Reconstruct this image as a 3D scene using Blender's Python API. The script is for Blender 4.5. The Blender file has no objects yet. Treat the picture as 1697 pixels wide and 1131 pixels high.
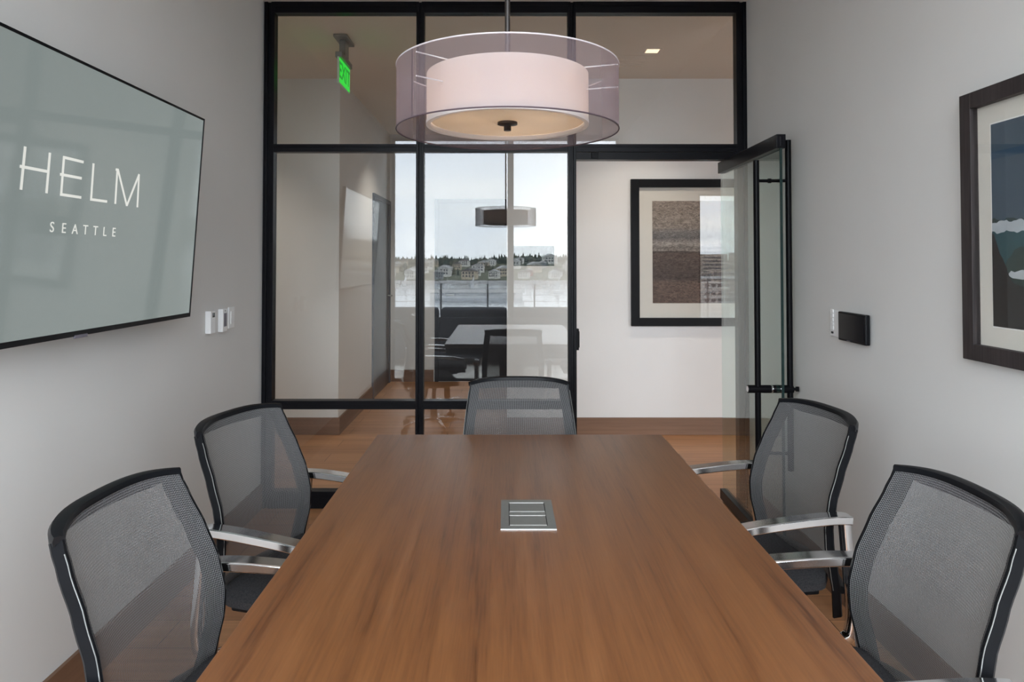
import bpy, bmesh, math, random
from mathutils import Vector, Matrix
R = math.radians
PI = math.pi
SC = bpy.context.scene
COL = SC.collection

# ---------------------------------------------------------------- camera
F = 1130.0                      # focal length in pixels of the 1697-wide frame
CAM_H = 1.382
PITCH = 0.0224
U0, V0 = 837.0, 434.0           # vanishing point of the room's depth axis
CY = V0 - F * math.tan(PITCH)   # optical axis row
cam_d = bpy.data.cameras.new('camera')
cam = bpy.data.objects.new('camera', cam_d)
COL.objects.link(cam)
cam.location = (0, 0, CAM_H)
cam.rotation_euler = (R(90) + PITCH, 0, 0)
cam_d.sensor_fit = 'HORIZONTAL'
cam_d.sensor_width = 36
cam_d.lens = F / 1697 * 36
cam_d.shift_x = (848.5 - U0) / 1697
cam_d.shift_y = -(565.5 - CY) / 1697
cam_d.clip_start = 0.02
cam_d.clip_end = 5000
SC.camera = cam

def ray(u, v):
    xc, yc = (u - U0) / F, (CY - v) / F
    c, s = math.cos(PITCH), math.sin(PITCH)
    return Vector((xc, c - yc * s, s + yc * c))

def at(u, v, Y):                # where the sight line through a pixel meets depth Y
    d = ray(u, v)
    return Vector((0, 0, CAM_H)) + d * (Y / d.y)

def atz(u, v, Z):               # where it meets height Z
    d = ray(u, v)
    return Vector((0, 0, CAM_H)) + d * ((Z - CAM_H) / d.z)

def atx(u, v, X):
    d = ray(u, v)
    return Vector((0, 0, CAM_H)) + d * (X / d.x)

# ---------------------------------------------------------------- colour management
SC.view_settings.view_transform = 'Standard'
SC.view_settings.look = 'None'
SC.view_settings.gamma = 1
SC.view_settings.use_curve_mapping = False
SC.view_settings.exposure = 0.28
SC.cycles.max_bounces = 14
SC.cycles.diffuse_bounces = 6
SC.cycles.glossy_bounces = 8
SC.cycles.transmission_bounces = 8
SC.cycles.transparent_max_bounces = 32
SC.cycles.sample_clamp_indirect = 6
SC.cycles.use_denoising = True

# ---------------------------------------------------------------- overcast sky
SKY = 9.0
world = bpy.data.worlds.new('overcast_sky')
SC.world = world
world.use_nodes = True
wn, wl = world.node_tree.nodes, world.node_tree.links
wn.clear()
w_out = wn.new('ShaderNodeOutputWorld')
w_bg = wn.new('ShaderNodeBackground')
w_tc = wn.new('ShaderNodeTexCoord')
w_map = wn.new('ShaderNodeMapping')
w_map.inputs['Scale'].default_value = (1.4, 1.4, 9.0)
w_noise = wn.new('ShaderNodeTexNoise')
w_noise.inputs['Scale'].default_value = 1.6
w_noise.inputs['Detail'].default_value = 6
w_noise.inputs['Distortion'].default_value = 0.4
w_ramp = wn.new('ShaderNodeValToRGB')
w_ramp.color_ramp.elements[0].position = 0.34
w_ramp.color_ramp.elements[0].color = (0.74, 0.82, 0.93, 1)
w_ramp.color_ramp.elements[1].position = 0.62
w_ramp.color_ramp.elements[1].color = (0.93, 0.97, 1.0, 1)
wl.new(w_tc.outputs['Generated'], w_map.inputs['Vector'])
wl.new(w_map.outputs['Vector'], w_noise.inputs['Vector'])
wl.new(w_noise.outputs['Fac'], w_ramp.inputs['Fac'])
wl.new(w_ramp.outputs['Color'], w_bg.inputs['Color'])
w_bg.inputs['Strength'].default_value = SKY
wl.new(w_bg.outputs['Background'], w_out.inputs['Surface'])

# ---------------------------------------------------------------- room measures (metres)
YG = 3.876          # glazed partition
YF = 5.48           # far wall of the corridor
YE = 7.89           # end of the side passage
YW = -0.17          # window wall behind the camera
XL, XR = -1.372, 1.372
CEIL = 2.862
GX = lambda u: (u - U0) / F * YG

def portal(name, x0, x1, z0, z1, y):
    l = bpy.data.lights.new(name, 'AREA')
    l.shape = 'RECTANGLE'; l.size = x1 - x0; l.size_y = z1 - z0
    l.cycles.is_portal = True
    o = bpy.data.objects.new(name, l); COL.objects.link(o)
    o.location = ((x0 + x1) / 2, y, (z0 + z1) / 2)
    o.rotation_euler = (R(90), 0, 0)      # faces into the rooms (+Y)
    return o
portal('daylight_portal', -1.32, 1.33, 0.02, 2.83, YW - 0.02)
portal('daylight_portal', 3.15, 6.1, 0.02, 2.5, YW - 0.02)

# ================================================================ materials
def srgb(r, g, b):
    f = lambda c: (c / 255) / 12.92 if c / 255 <= 0.04045 else ((c / 255 + 0.055) / 1.055) ** 2.4
    return (f(r), f(g), f(b), 1)

def new_mat(name):
    m = bpy.data.materials.new(name); m.use_nodes = True
    return m, m.node_tree.nodes, m.node_tree.links, m.node_tree.nodes['Principled BSDF']

def noise_on(n, l, coord='Object', scale=(1, 1, 1), s=5, detail=4, dist=0.0):
    tc = n.new('ShaderNodeTexCoord'); mp = n.new('ShaderNodeMapping')
    mp.inputs['Scale'].default_value = scale
    nz = n.new('ShaderNodeTexNoise'); nz.inputs['Scale'].default_value = s
    nz.inputs['Detail'].default_value = detail; nz.inputs['Distortion'].default_value = dist
    l.new(tc.outputs[coord], mp.inputs['Vector']); l.new(mp.outputs['Vector'], nz.inputs['Vector'])
    return nz

def ramp(n, l, src, stops):
    r = n.new('ShaderNodeValToRGB')
    e = r.color_ramp.elements
    while len(e) < len(stops): e.new(0.5)
    for k, (p, c) in enumerate(stops):
        e[k].position = p; e[k].color = c
    l.new(src, r.inputs['Fac'])
    return r

def plain(name, col, rough=0.5, metal=0.0, var=0.06, s=30, bump=0.0, spec=0.5, coat=0.0):
    m, n, l, b = new_mat(name)
    nz = noise_on(n, l, s=s)
    lo = tuple(c * (1 - var) for c in col[:3]) + (1,)
    hi = tuple(min(1, c * (1 + var)) for c in col[:3]) + (1,)
    r = ramp(n, l, nz.outputs['Fac'], [(0.3, lo), (0.7, hi)])
    l.new(r.outputs['Color'], b.inputs['Base Color'])
    b.inputs['Roughness'].default_value = rough
    b.inputs['Metallic'].default_value = metal
    b.inputs['Specular IOR Level'].default_value = spec
    b.inputs['Coat Weight'].default_value = coat
    if bump:
        bp = n.new('ShaderNodeBump'); bp.inputs['Strength'].default_value = bump
        bp.inputs['Distance'].default_value = 0.002
        l.new(nz.outputs['Fac'], bp.inputs['Height']); l.new(bp.outputs['Normal'], b.inputs['Normal'])
    return m

def wood(name, stops, axis='Y', rough=0.4, fine=60, spec=0.5, stretch=0.045, coarse=7.0):
    """long grain along the given axis"""
    m, n, l, b = new_mat(name)
    sc = [1, 1, 1]; sc['XYZ'.index(axis)] = stretch
    a = noise_on(n, l, scale=tuple(sc), s=coarse, detail=5, dist=0.6)
    c = noise_on(n, l, scale=tuple(sc), s=fine, detail=4, dist=0.2)
    mx = n.new('ShaderNodeMix'); mx.data_type = 'FLOAT'; mx.inputs[0].default_value = 0.42
    l.new(a.outputs['Fac'], mx.inputs[2]); l.new(c.outputs['Fac'], mx.inputs[3])
    r = ramp(n, l, mx.outputs[0], stops)
    l.new(r.outputs['Color'], b.inputs['Base Color'])
    b.inputs['Roughness'].default_value = rough
    b.inputs['Specular IOR Level'].default_value = spec
    return m

def planks(name, c1, c2, line, rough=0.35, w=1.25, h=0.19):
    m, n, l, b = new_mat(name)
    tc = n.new('ShaderNodeTexCoord')
    br = n.new('ShaderNodeTexBrick')
    br.inputs['Scale'].default_value = 1
    br.inputs['Brick Width'].default_value = w; br.inputs['Row Height'].default_value = h
    br.inputs['Mortar Size'].default_value = 0.0018; br.inputs['Mortar Smooth'].default_value = 0.2
    br.offset = 0.37; br.offset_frequency = 2
    br.inputs['Color1'].default_value = c1; br.inputs['Color2'].default_value = c2
    br.inputs['Mortar'].default_value = line
    l.new(tc.outputs['Object'], br.inputs['Vector'])
    g = noise_on(n, l, scale=(0.05, 1, 1), s=26, detail=6, dist=0.5)
    rr = ramp(n, l, g.outputs['Fac'], [(0.3, (0.78, 0.76, 0.74, 1)), (0.7, (1.12, 1.1, 1.08, 1))])
    mx = n.new('ShaderNodeMix'); mx.data_type = 'RGBA'; mx.blend_type = 'MULTIPLY'; mx.inputs[0].default_value = 1
    l.new(br.outputs['Color'], mx.inputs[6]); l.new(rr.outputs['Color'], mx.inputs[7])
    l.new(mx.outputs[2], b.inputs['Base Color'])
    b.inputs['Roughness'].default_value = rough
    return m

def glass(name, tint, f0=0.08):
    """clear architectural glass: sees straight through, mirrors by angle"""
    m, n, l, b = new_mat(name)
    n.remove(b)
    out = n['Material Output']
    tr = n.new('ShaderNodeBsdfTransparent'); tr.inputs['Color'].default_value = tint
    gl = n.new('ShaderNodeBsdfGlossy'); gl.inputs['Roughness'].default_value = 0.0
    gl.inputs['Color'].default_value = (1, 1, 1, 1)
    lw = n.new('ShaderNodeLayerWeight'); lw.inputs['Blend'].default_value = 0.5
    pw = n.new('ShaderNodeMath'); pw.operation = 'POWER'; pw.inputs[1].default_value = 5
    ml = n.new('ShaderNodeMath'); ml.operation = 'MULTIPLY_ADD'
    ml.inputs[1].default_value = 1 - f0; ml.inputs[2].default_value = f0
    ml.use_clamp = True
    mix = n.new('ShaderNodeMixShader')
    l.new(lw.outputs['Facing'], pw.inputs[0]); l.new(pw.outputs[0], ml.inputs[0])
    l.new(ml.outputs[0], mix.inputs[0]); l.new(tr.outputs[0], mix.inputs[1]); l.new(gl.outputs[0], mix.inputs[2])
    l.new(mix.outputs[0], out.inputs['Surface'])
    return m

def emis(name, col, strength, gloss=0.0, rough=0.05):
    m, n, l, b = new_mat(name)
    b.inputs['Base Color'].default_value = (0.02, 0.02, 0.02, 1) if gloss else col
    b.inputs['Roughness'].default_value = rough
    b.inputs['Specular IOR Level'].default_value = gloss
    b.inputs['Emission Color'].default_value = col
    b.inputs['Emission Strength'].default_value = strength
    return m

def sheer(name, col, alpha, trans=(1, 1, 1, 1), stripe=None, axis='X'):
    """woven see-through cloth: threads (diffuse + translucent) against holes"""
    m, n, l, b = new_mat(name)
    n.remove(b)
    out = n['Material Output']
    df = n.new('ShaderNodeBsdfDiffuse'); df.inputs['Color'].default_value = col
    ts = n.new('ShaderNodeBsdfTranslucent'); ts.inputs['Color'].default_value = col
    ad = n.new('ShaderNodeMixShader'); ad.inputs[0].default_value = 0.4
    l.new(df.outputs[0], ad.inputs[1]); l.new(ts.outputs[0], ad.inputs[2])
    tr = n.new('ShaderNodeBsdfTransparent'); tr.inputs['Color'].default_value = trans
    mix = n.new('ShaderNodeMixShader')
    lw = n.new('ShaderNodeLayerWeight'); lw.inputs['Blend'].default_value = 0.5
    mr = n.new('ShaderNodeMapRange')            # threads close up at a slant
    mr.inputs['From Min'].default_value = 0.2; mr.inputs['From Max'].default_value = 1.0
    mr.inputs['To Min'].default_value = alpha; mr.inputs['To Max'].default_value = min(1, alpha + 0.42)
    l.new(lw.outputs['Facing'], mr.inputs['Value'])
    l.new(mr.outputs[0], mix.inputs[0])
    l.new(tr.outputs[0], mix.inputs[1]); l.new(ad.outputs[0], mix.inputs[2])
    l.new(mix.outputs[0], out.inputs['Surface'])
    return m

def mesh_fabric(name, dark, light, pitch, cover):
    """chair mesh: fine light cords over open weave, cords run up the back (uses UV: u across in metres, v up)"""
    m, n, l, b = new_mat(name)
    n.remove(b)
    out = n['Material Output']
    uv = n.new('ShaderNodeUVMap')
    sp = n.new('ShaderNodeSeparateXYZ'); l.new(uv.outputs[0], sp.inputs[0])
    def saw(src, p):
        a = n.new('ShaderNodeMath'); a.operation = 'MULTIPLY'; a.inputs[1].default_value = 2 * PI / p
        l.new(src, a.inputs[0])
        s = n.new('ShaderNodeMath'); s.operation = 'SINE'; l.new(a.outputs[0], s.inputs[0])
        k = n.new('ShaderNodeMath'); k.operation = 'MULTIPLY_ADD'; k.inputs[1].default_value = 0.5; k.inputs[2].default_value = 0.5
        l.new(s.outputs[0], k.inputs[0])
        return k
    a = saw(sp.outputs[0], pitch); c = saw(sp.outputs[1], pitch * 1.3)
    mx = n.new('ShaderNodeMath'); mx.operation = 'MULTIPLY_ADD'; mx.inputs[1].default_value = 0.35
    l.new(c.outputs[0], mx.inputs[0]); 
    m2 = n.new('ShaderNodeMath'); m2.operation = 'MULTIPLY'; m2.inputs[1].default_value = 0.65
    l.new(a.outputs[0], m2.inputs[0]); l.new(m2.outputs[0], mx.inputs[2])
    col = ramp(n, l, mx.outputs[0], [(0.3, dark), (0.75, light)])
    df = n.new('ShaderNodeBsdfDiffuse'); l.new(col.outputs['Color'], df.inputs['Color'])
    ts = n.new('ShaderNodeBsdfTranslucent'); l.new(col.outputs['Color'], ts.inputs['Color'])
    ad = n.new('ShaderNodeMixShader'); ad.inputs[0].default_value = 0.25
    l.new(df.outputs[0], ad.inputs[1]); l.new(ts.outputs[0], ad.inputs[2])
    tr = n.new('ShaderNodeBsdfTransparent')
    al = n.new('ShaderNodeMapRange'); al.inputs['From Min'].default_value = 0.15; al.inputs['From Max'].default_value = 0.6
    al.inputs['To Min'].default_value = cover[0]; al.inputs['To Max'].default_value = cover[1]
    l.new(mx.outputs[0], al.inputs['Value'])
    mix = n.new('ShaderNodeMixShader')
    l.new(al.outputs[0], mix.inputs[0]); l.new(tr.outputs[0], mix.inputs[1]); l.new(ad.outputs[0], mix.inputs[2])
    l.new(mix.outputs[0], out.inputs['Surface'])
    return m

MT = {}
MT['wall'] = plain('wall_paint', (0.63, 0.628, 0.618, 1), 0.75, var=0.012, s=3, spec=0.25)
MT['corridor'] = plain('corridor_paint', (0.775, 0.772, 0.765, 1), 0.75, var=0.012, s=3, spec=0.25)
MT['ceiling'] = plain('ceiling_paint', (0.74, 0.68, 0.61, 1), 0.85, var=0.012, s=3, spec=0.2)
MT['floor'] = planks('oak_floor', srgb(176, 130, 92), srgb(156, 112, 78), srgb(85, 60, 42), 0.42)
MT['base'] = wood('walnut_baseboard', [(0.3, srgb(108, 80, 62)), (0.7, srgb(136, 104, 82))], 'X', 0.45)
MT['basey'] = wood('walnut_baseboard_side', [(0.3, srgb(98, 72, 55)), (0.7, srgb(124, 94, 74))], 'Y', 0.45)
MT['black'] = plain('black_metal', (0.004, 0.004, 0.005, 1), 0.38, 0.0, var=0.1, spec=0.10)
MT['black_sat'] = plain('black_anodised', (0.006, 0.006, 0.008, 1), 0.34, 0.0, var=0.1, spec=0.12)
MT['plastic'] = plain('black_plastic', (0.006, 0.0065, 0.008, 1), 0.34, 0, var=0.08, spec=0.13)
MT['chrome'] = plain('polished_aluminium', (0.78, 0.78, 0.79, 1), 0.12, 1.0, var=0.02)
MT['steel'] = plain('brushed_nickel', (0.24, 0.245, 0.235, 1), 0.4, 0.7, var=0.03, s=80)
MT['steel_hi'] = plain('bright_edge', (0.62, 0.62, 0.61, 1), 0.3, 0.6, var=0.01)
MT['gap'] = plain('dark_gap', (0.01, 0.01, 0.01, 1), 0.8)
MT['white'] = plain('white_plastic', (0.78, 0.79, 0.80, 1), 0.4, var=0.02)
MT['lcd'] = plain('grey_lcd', (0.13, 0.12, 0.15, 1), 0.3)
MT['screen_off'] = plain('black_glass_screen', (0.006, 0.006, 0.008, 1), 0.10, spec=0.5)
MT['glass'] = glass('clear_glass', (0.955, 0.965, 0.96, 1), 0.045)
MT['door_glass'] = glass('green_edge_glass', (0.87, 0.93, 0.91, 1), 0.035)
MT['win_glass'] = glass('window_glass', (0.97, 0.98, 0.98, 1), 0.03)
MT['pic_glass'] = glass('picture_glass', (0.98, 0.98, 0.98, 1), 0.034)
MT['edge'] = plain('green_glass_edge', (0.006, 0.022, 0.020, 1), 0.2)
MT['table'] = wood('cherry_veneer', [(0.30, srgb(70, 38, 17)), (0.42, srgb(100, 61, 32)), (0.52, srgb(110, 69, 37)), (0.62, srgb(117, 75, 42)), (0.75, srgb(134, 90, 54))], 'Y', 0.33, 230, 0.85, 0.035, 22.0)
MT['fabric'] = plain('charcoal_seat_cloth', (0.034, 0.034, 0.037, 1), 0.9, var=0.35, s=260, bump=0.4, spec=0.15)
MT['mesh'] = mesh_fabric('grey_chair_mesh', (0.022, 0.022, 0.024, 1), (0.265, 0.265, 0.27, 1), 0.0038, (0.40, 0.86))
MT['sheer'] = sheer('mauve_sheer', (0.30, 0.235, 0.25, 1), 0.40, (0.97, 0.95, 0.96, 1))
MT['rim'] = plain('dark_plum_trim', (0.07, 0.045, 0.055, 1), 0.6)
MT['rim_lt'] = plain('pale_trim', (0.55, 0.50, 0.52, 1), 0.6)
MT['bronze'] = plain('dark_bronze', (0.035, 0.03, 0.028, 1), 0.35, 0.6)
MT['tv'] = emis('lit_display', srgb(122, 131, 129), 0.86, 0.5, 0.06)
MT['tv_text'] = emis('lit_lettering', srgb(205, 206, 200), 0.95, 0.5, 0.1)
MT['exit_green'] = emis('exit_green', (0.03, 0.62, 0.05, 1), 0.85)
MT['exit_letter'] = emis('exit_letter_green', (0.01, 0.30, 0.025, 1), 0.7)
MT['lamp_glow'] = emis('warm_lamp', (1.0, 0.80, 0.58, 1), 1.1)
MT['door_blue'] = plain('slate_blue_door', srgb(52, 60, 76), 0.45, var=0.03)
MT['door_dark'] = plain('dark_navy_door', srgb(26, 28, 36), 0.5, var=0.03)
MT['frame_black'] = plain('black_picture_frame', (0.006, 0.006, 0.007, 1), 0.4, var=0.1, spec=0.12)
MT['frame_oak'] = wood('ebonised_oak_frame', [(0.3, srgb(30, 27, 28)), (0.7, srgb(68, 62, 62))], 'Z', 0.5, 120, 0.2)
MT['mat'] = plain('mat_board', (0.70, 0.68, 0.62, 1), 0.9, var=0.01)
MT['mat_core'] = plain('mat_bevel', (0.85, 0.85, 0.83, 1), 0.9, var=0.01)

# shade cloth of the inner drum: white, glows faintly from its bulbs
m, n, l, b = new_mat('white_drum_cloth'); n.remove(b)
df = n.new('ShaderNodeBsdfDiffuse'); df.inputs['Color'].default_value = (0.86, 0.82, 0.80, 1)
ts = n.new('ShaderNodeBsdfTranslucent'); ts.inputs['Color'].default_value = (0.86, 0.82, 0.80, 1)
mx = n.new('ShaderNodeMixShader'); mx.inputs[0].default_value = 0.5
l.new(df.outputs[0], mx.inputs[1]); l.new(ts.outputs[0], mx.inputs[2])
l.new(mx.outputs[0], n['Material Output'].inputs['Surface'])
MT['drum'] = m
m, n, l, b = new_mat('frosted_diffuser'); n.remove(b)
df = n.new('ShaderNodeBsdfDiffuse'); df.inputs['Color'].default_value = (0.62, 0.55, 0.47, 1)
ts = n.new('ShaderNodeBsdfTranslucent'); ts.inputs['Color'].default_value = (0.9, 0.84, 0.76, 1)
gl = n.new('ShaderNodeBsdfGlossy'); gl.inputs['Roughness'].default_value = 0.04; gl.inputs['Color'].default_value = (1, 1, 1, 1)
mx = n.new('ShaderNodeMixShader'); mx.inputs[0].default_value = 0.5
l.new(df.outputs[0], mx.inputs[1]); l.new(ts.outputs[0], mx.inputs[2])
m2 = n.new('ShaderNodeMixShader'); m2.inputs[0].default_value = 0.10
l.new(mx.outputs[0], m2.inputs[1]); l.new(gl.outputs[0], m2.inputs[2])
l.new(m2.outputs[0], n['Material Output'].inputs['Surface'])
MT['diffuser'] = m

# ================================================================ mesh helpers
class MB:
    def __init__(s): s.bm = bmesh.new(); s.uv = None
    def box(s, x0, x1, y0, y1, z0, z1, mi=0, M=None):
        vs = [Vector((x, y, z)) for x in (x0, x1) for y in (y0, y1) for z in (z0, z1)]
        if M is not None: vs = [M @ v for v in vs]
        v = [s.bm.verts.new(p) for p in vs]
        for f in ((0, 1, 3, 2), (4, 6, 7, 5), (0, 4, 5, 1), (2, 3, 7, 6), (0, 2, 6, 4), (1, 5, 7, 3)):
            fc = s.bm.faces.new([v[i] for i in f]); fc.material_index = mi
        return s
    def bar(s, a, b, w, h, up=Vector((0, 0, 1)), mi=0):
        """square bar from a to b"""
        a, b = Vector(a), Vector(b); d = (b - a).normalized()
        if abs(d.dot(up)) > 0.99: up = Vector((0, 1, 0))
        x = d.cross(up).normalized(); z = x.cross(d)
        v = []
        for p in (a, b):
            for i, j in ((-1, -1), (1, -1), (1, 1), (-1, 1)):
                v.append(s.bm.verts.new(p + x * (i * w / 2) + z * (j * h / 2)))
        for f in ((0, 3, 2, 1), (4, 5, 6, 7), (0, 1, 5, 4), (1, 2, 6, 5), (2, 3, 7, 6), (3, 0, 4, 7)):
            fc = s.bm.faces.new([v[i] for i in f]); fc.material_index = mi
        return s
    def sweep(s, pts, prof, xs=None, close=True, mi=0, loop=False):
        """sweep a 2-D profile along points; xs: sideways axis per point (or one for all)"""
        pts = [Vector(p) for p in pts]; N = len(pts); rings = []
        for i, p in enumerate(pts):
            if loop: d = (pts[(i + 1) % N] - pts[i - 1]).normalized()
            else: d = (pts[min(i + 1, N - 1)] - pts[max(i - 1, 0)]).normalized()
            if xs is None:
                x = d.cross(Vector((0, 0, 1)))
                x = Vector((1, 0, 0)) if x.length < 1e-3 else x.normalized()
            else:
                x = Vector(xs[i] if isinstance(xs, list) else xs)
                x = (x - d * x.dot(d)).normalized()
            z = x.cross(d)
            pr = prof[i] if isinstance(prof[0][0], (tuple, list)) else prof
            rings.append([s.bm.verts.new(p + x * q[0] + z * q[1]) for q in pr])
        K = len(rings[0])
        for i in range(N if loop else N - 1):
            r0, r1 = rings[i], rings[(i + 1) % N]
            for k in range(K):
                fc = s.bm.faces.new((r0[k], r0[(k + 1) % K], r1[(k + 1) % K], r1[k])); fc.material_index = mi
        if close and not loop:
            s.bm.faces.new(list(reversed(rings[0]))).material_index = mi
            s.bm.faces.new(rings[-1]).material_index = mi
        return s
    def tube(s, pts, r, seg=12, mi=0, loop=False):
        prof = [(r * math.cos(2 * PI * k / seg), r * math.sin(2 * PI * k / seg)) for k in range(seg)]
        return s.sweep(pts, prof, mi=mi, loop=loop)
    def lathe(s, prof, c=(0, 0, 0), seg=48, mi=0, closed=False, M=None):
        """revolve (r, z) points about the vertical"""
        rings = []
        for r, z in prof:
            if r < 1e-6:
                p = Vector((c[0], c[1], c[2] + z)); rings.append([s.bm.verts.new(M @ p if M else p)])
            else:
                ring = []
                for k in range(seg):
                    p = Vector((c[0] + r * math.cos(2 * PI * k / seg), c[1] + r * math.sin(2 * PI * k / seg), c[2] + z))
                    ring.append(s.bm.verts.new(M @ p if M else p))
                rings.append(ring)
        n = len(rings)
        for i in range(n if closed else n - 1):
            a, b = rings[i], rings[(i + 1) % n]
            for k in range(seg):
                q = (k + 1) % seg
                if len(a) == 1 and len(b) == 1: continue
                if len(a) == 1: f = (a[0], b[q], b[k])
                elif len(b) == 1: f = (a[k], a[q], b[0])
                else: f = (a[k], a[q], b[q], b[k])
                s.bm.faces.new(f).material_index = mi
        return s
    def prism(s, poly, y0, y1, axis='Y', mi=0):
        """extrude a polygon of (a, b) along the axis; a,b fill the two other axes in order"""
        def P(a, b, t): return {'Y': (a, t, b), 'X': (t, a, b), 'Z': (a, b, t)}[axis]
        v0 = [s.bm.verts.new(P(a, b, y0)) for a, b in poly]; v1 = [s.bm.verts.new(P(a, b, y1)) for a, b in poly]
        s.bm.faces.new(list(reversed(v0))).material_index = mi; s.bm.faces.new(v1).material_index = mi
        K = len(poly)
        for k in range(K):
            s.bm.faces.new((v0[k], v0[(k + 1) % K], v1[(k + 1) % K], v1[k])).material_index = mi
        return s
    def build(s, name, mats, parent=None, smooth=False, bevel=0, loc=None, seg=2, recalc=True):
        if recalc: bmesh.ops.recalc_face_normals(s.bm, faces=s.bm.faces)
        me = bpy.data.meshes.new(name); s.bm.to_mesh(me); s.bm.free()
        if not isinstance(mats, (list, tuple)): mats = [mats]
        for k in mats: me.materials.append(k)
        if smooth:
            me.polygons.foreach_set('use_smooth', [True] * len(me.polygons))
            try: me.set_sharp_from_angle(angle=R(35))
            except Exception: pass
        o = bpy.data.objects.new(name, me); COL.objects.link(o)
        if bevel:
            bv = o.modifiers.new('bevel', 'BEVEL'); bv.width = bevel; bv.segments = seg; bv.limit_method = 'ANGLE'
            bv.angle_limit = R(40)
        if loc is not None: o.location = loc
        if parent is not None: o.parent = parent
        return o

def rrect(w, h, r, n=3):
    """rounded rectangle profile"""
    out = []
    for cx, cy, a0 in ((w / 2 - r, h / 2 - r, 0), (-w / 2 + r, h / 2 - r, 90), (-w / 2 + r, -h / 2 + r, 180), (w / 2 - r, -h / 2 + r, 270)):
        for k in range(n + 1):
            a = R(a0 + 90 * k / n); out.append((cx + r * math.cos(a), cy + r * math.sin(a)))
    return out

def smooth_path(pts, n=6):
    """Catmull-Rom through the points"""
    P = [Vector(p) for p in pts]; out = []
    for i in range(len(P) - 1):
        p0, p1, p2, p3 = P[max(i - 1, 0)], P[i], P[i + 1], P[min(i + 2, len(P) - 1)]
        for k in range(n):
            t = k / n
            out.append(0.5 * ((2 * p1) + (p2 - p0) * t + (2 * p0 - 5 * p1 + 4 * p2 - p3) * t * t + (3 * p1 - p0 - 3 * p2 + p3) * t ** 3))
    out.append(P[-1]); return out

def thing(name, label, cat, loc=(0, 0, 0), rz=0, group=None):
    o = bpy.data.objects.new(name, None); COL.objects.link(o)
    o.location = loc; o.rotation_euler = (0, 0, rz); o.empty_display_size = 0.1
    return tag(o, label, cat, group)
def tag(o, label, cat, group=None):
    o['label'] = label; o['category'] = cat
    if group: o['group'] = group
    return o
def struct(o):
    o['kind'] = 'structure'; return o
def sroot(name, loc=(0, 0, 0), rz=0):
    o = bpy.data.objects.new(name, None); COL.objects.link(o)
    o.location = loc; o.rotation_euler = (0, 0, rz); o.empty_display_size = 0.1
    return struct(o)
def copy_tree(o, parent=None):
    c = o.copy(); COL.objects.link(c)
    if parent is not None: c.parent = parent
    for ch in [q for q in KIDS.get(o.name, [])]: copy_tree(ch, c)
    return c
KIDS = {}
def index_kids():
    KIDS.clear()
    for q in bpy.data.objects:
        if q.parent: KIDS.setdefault(q.parent.name, []).append(q)

def text_mesh(name, body, size, spacing, mat, parent=None, matrix=None, depth=0.0006, weight=0.0):
    c = bpy.data.curves.new(name, 'FONT'); c.body = body; c.size = size; c.space_character = spacing
    c.extrude = depth; c.offset = weight; c.align_x = 'CENTER'; c.align_y = 'CENTER'
    t = bpy.data.objects.new(name, c); COL.objects.link(t)
    bpy.context.view_layer.update()
    me = bpy.data.meshes.new_from_object(t.evaluated_get(bpy.context.evaluated_depsgraph_get()))
    bpy.data.objects.remove(t); me.materials.clear(); me.materials.append(mat)
    o = bpy.data.objects.new(name, me); COL.objects.link(o)
    if parent is not None: o.parent = parent
    if matrix is not None: o.matrix_local = matrix
    return o

# ================================================================ the building
W = 0.12
# floor of the whole storey (boards run across the view)
struct(MB().box(-4.0, 7.0, YW - 0.08, YE + 0.02, -0.12, 0.0).build('floor', MT['floor']))
struct(MB().box(-4.0, 7.0, YW - 0.08, YE + 0.02, CEIL, CEIL + 0.15).build('ceiling', MT['ceiling']))
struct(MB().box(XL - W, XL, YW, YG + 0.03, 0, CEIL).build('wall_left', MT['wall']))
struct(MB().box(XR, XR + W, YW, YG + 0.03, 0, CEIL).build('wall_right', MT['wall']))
# corridor walls: far wall in two stretches either side of the side passage
PX0 = -1.334; PX1 = at(840, 500, YF).x
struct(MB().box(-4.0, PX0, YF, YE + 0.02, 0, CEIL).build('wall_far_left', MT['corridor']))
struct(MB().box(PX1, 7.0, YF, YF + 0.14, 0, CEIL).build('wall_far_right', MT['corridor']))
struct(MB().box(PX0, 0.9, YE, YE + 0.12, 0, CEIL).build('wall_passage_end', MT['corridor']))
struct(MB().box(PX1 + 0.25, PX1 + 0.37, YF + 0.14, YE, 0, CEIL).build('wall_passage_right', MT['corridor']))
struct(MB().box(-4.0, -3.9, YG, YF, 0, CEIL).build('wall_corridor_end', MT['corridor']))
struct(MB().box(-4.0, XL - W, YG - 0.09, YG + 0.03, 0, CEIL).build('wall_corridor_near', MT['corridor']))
struct(MB().box(6.9, 7.0, YW, YF, 0, CEIL).build('wall_lounge_right', MT['corridor']))
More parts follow.
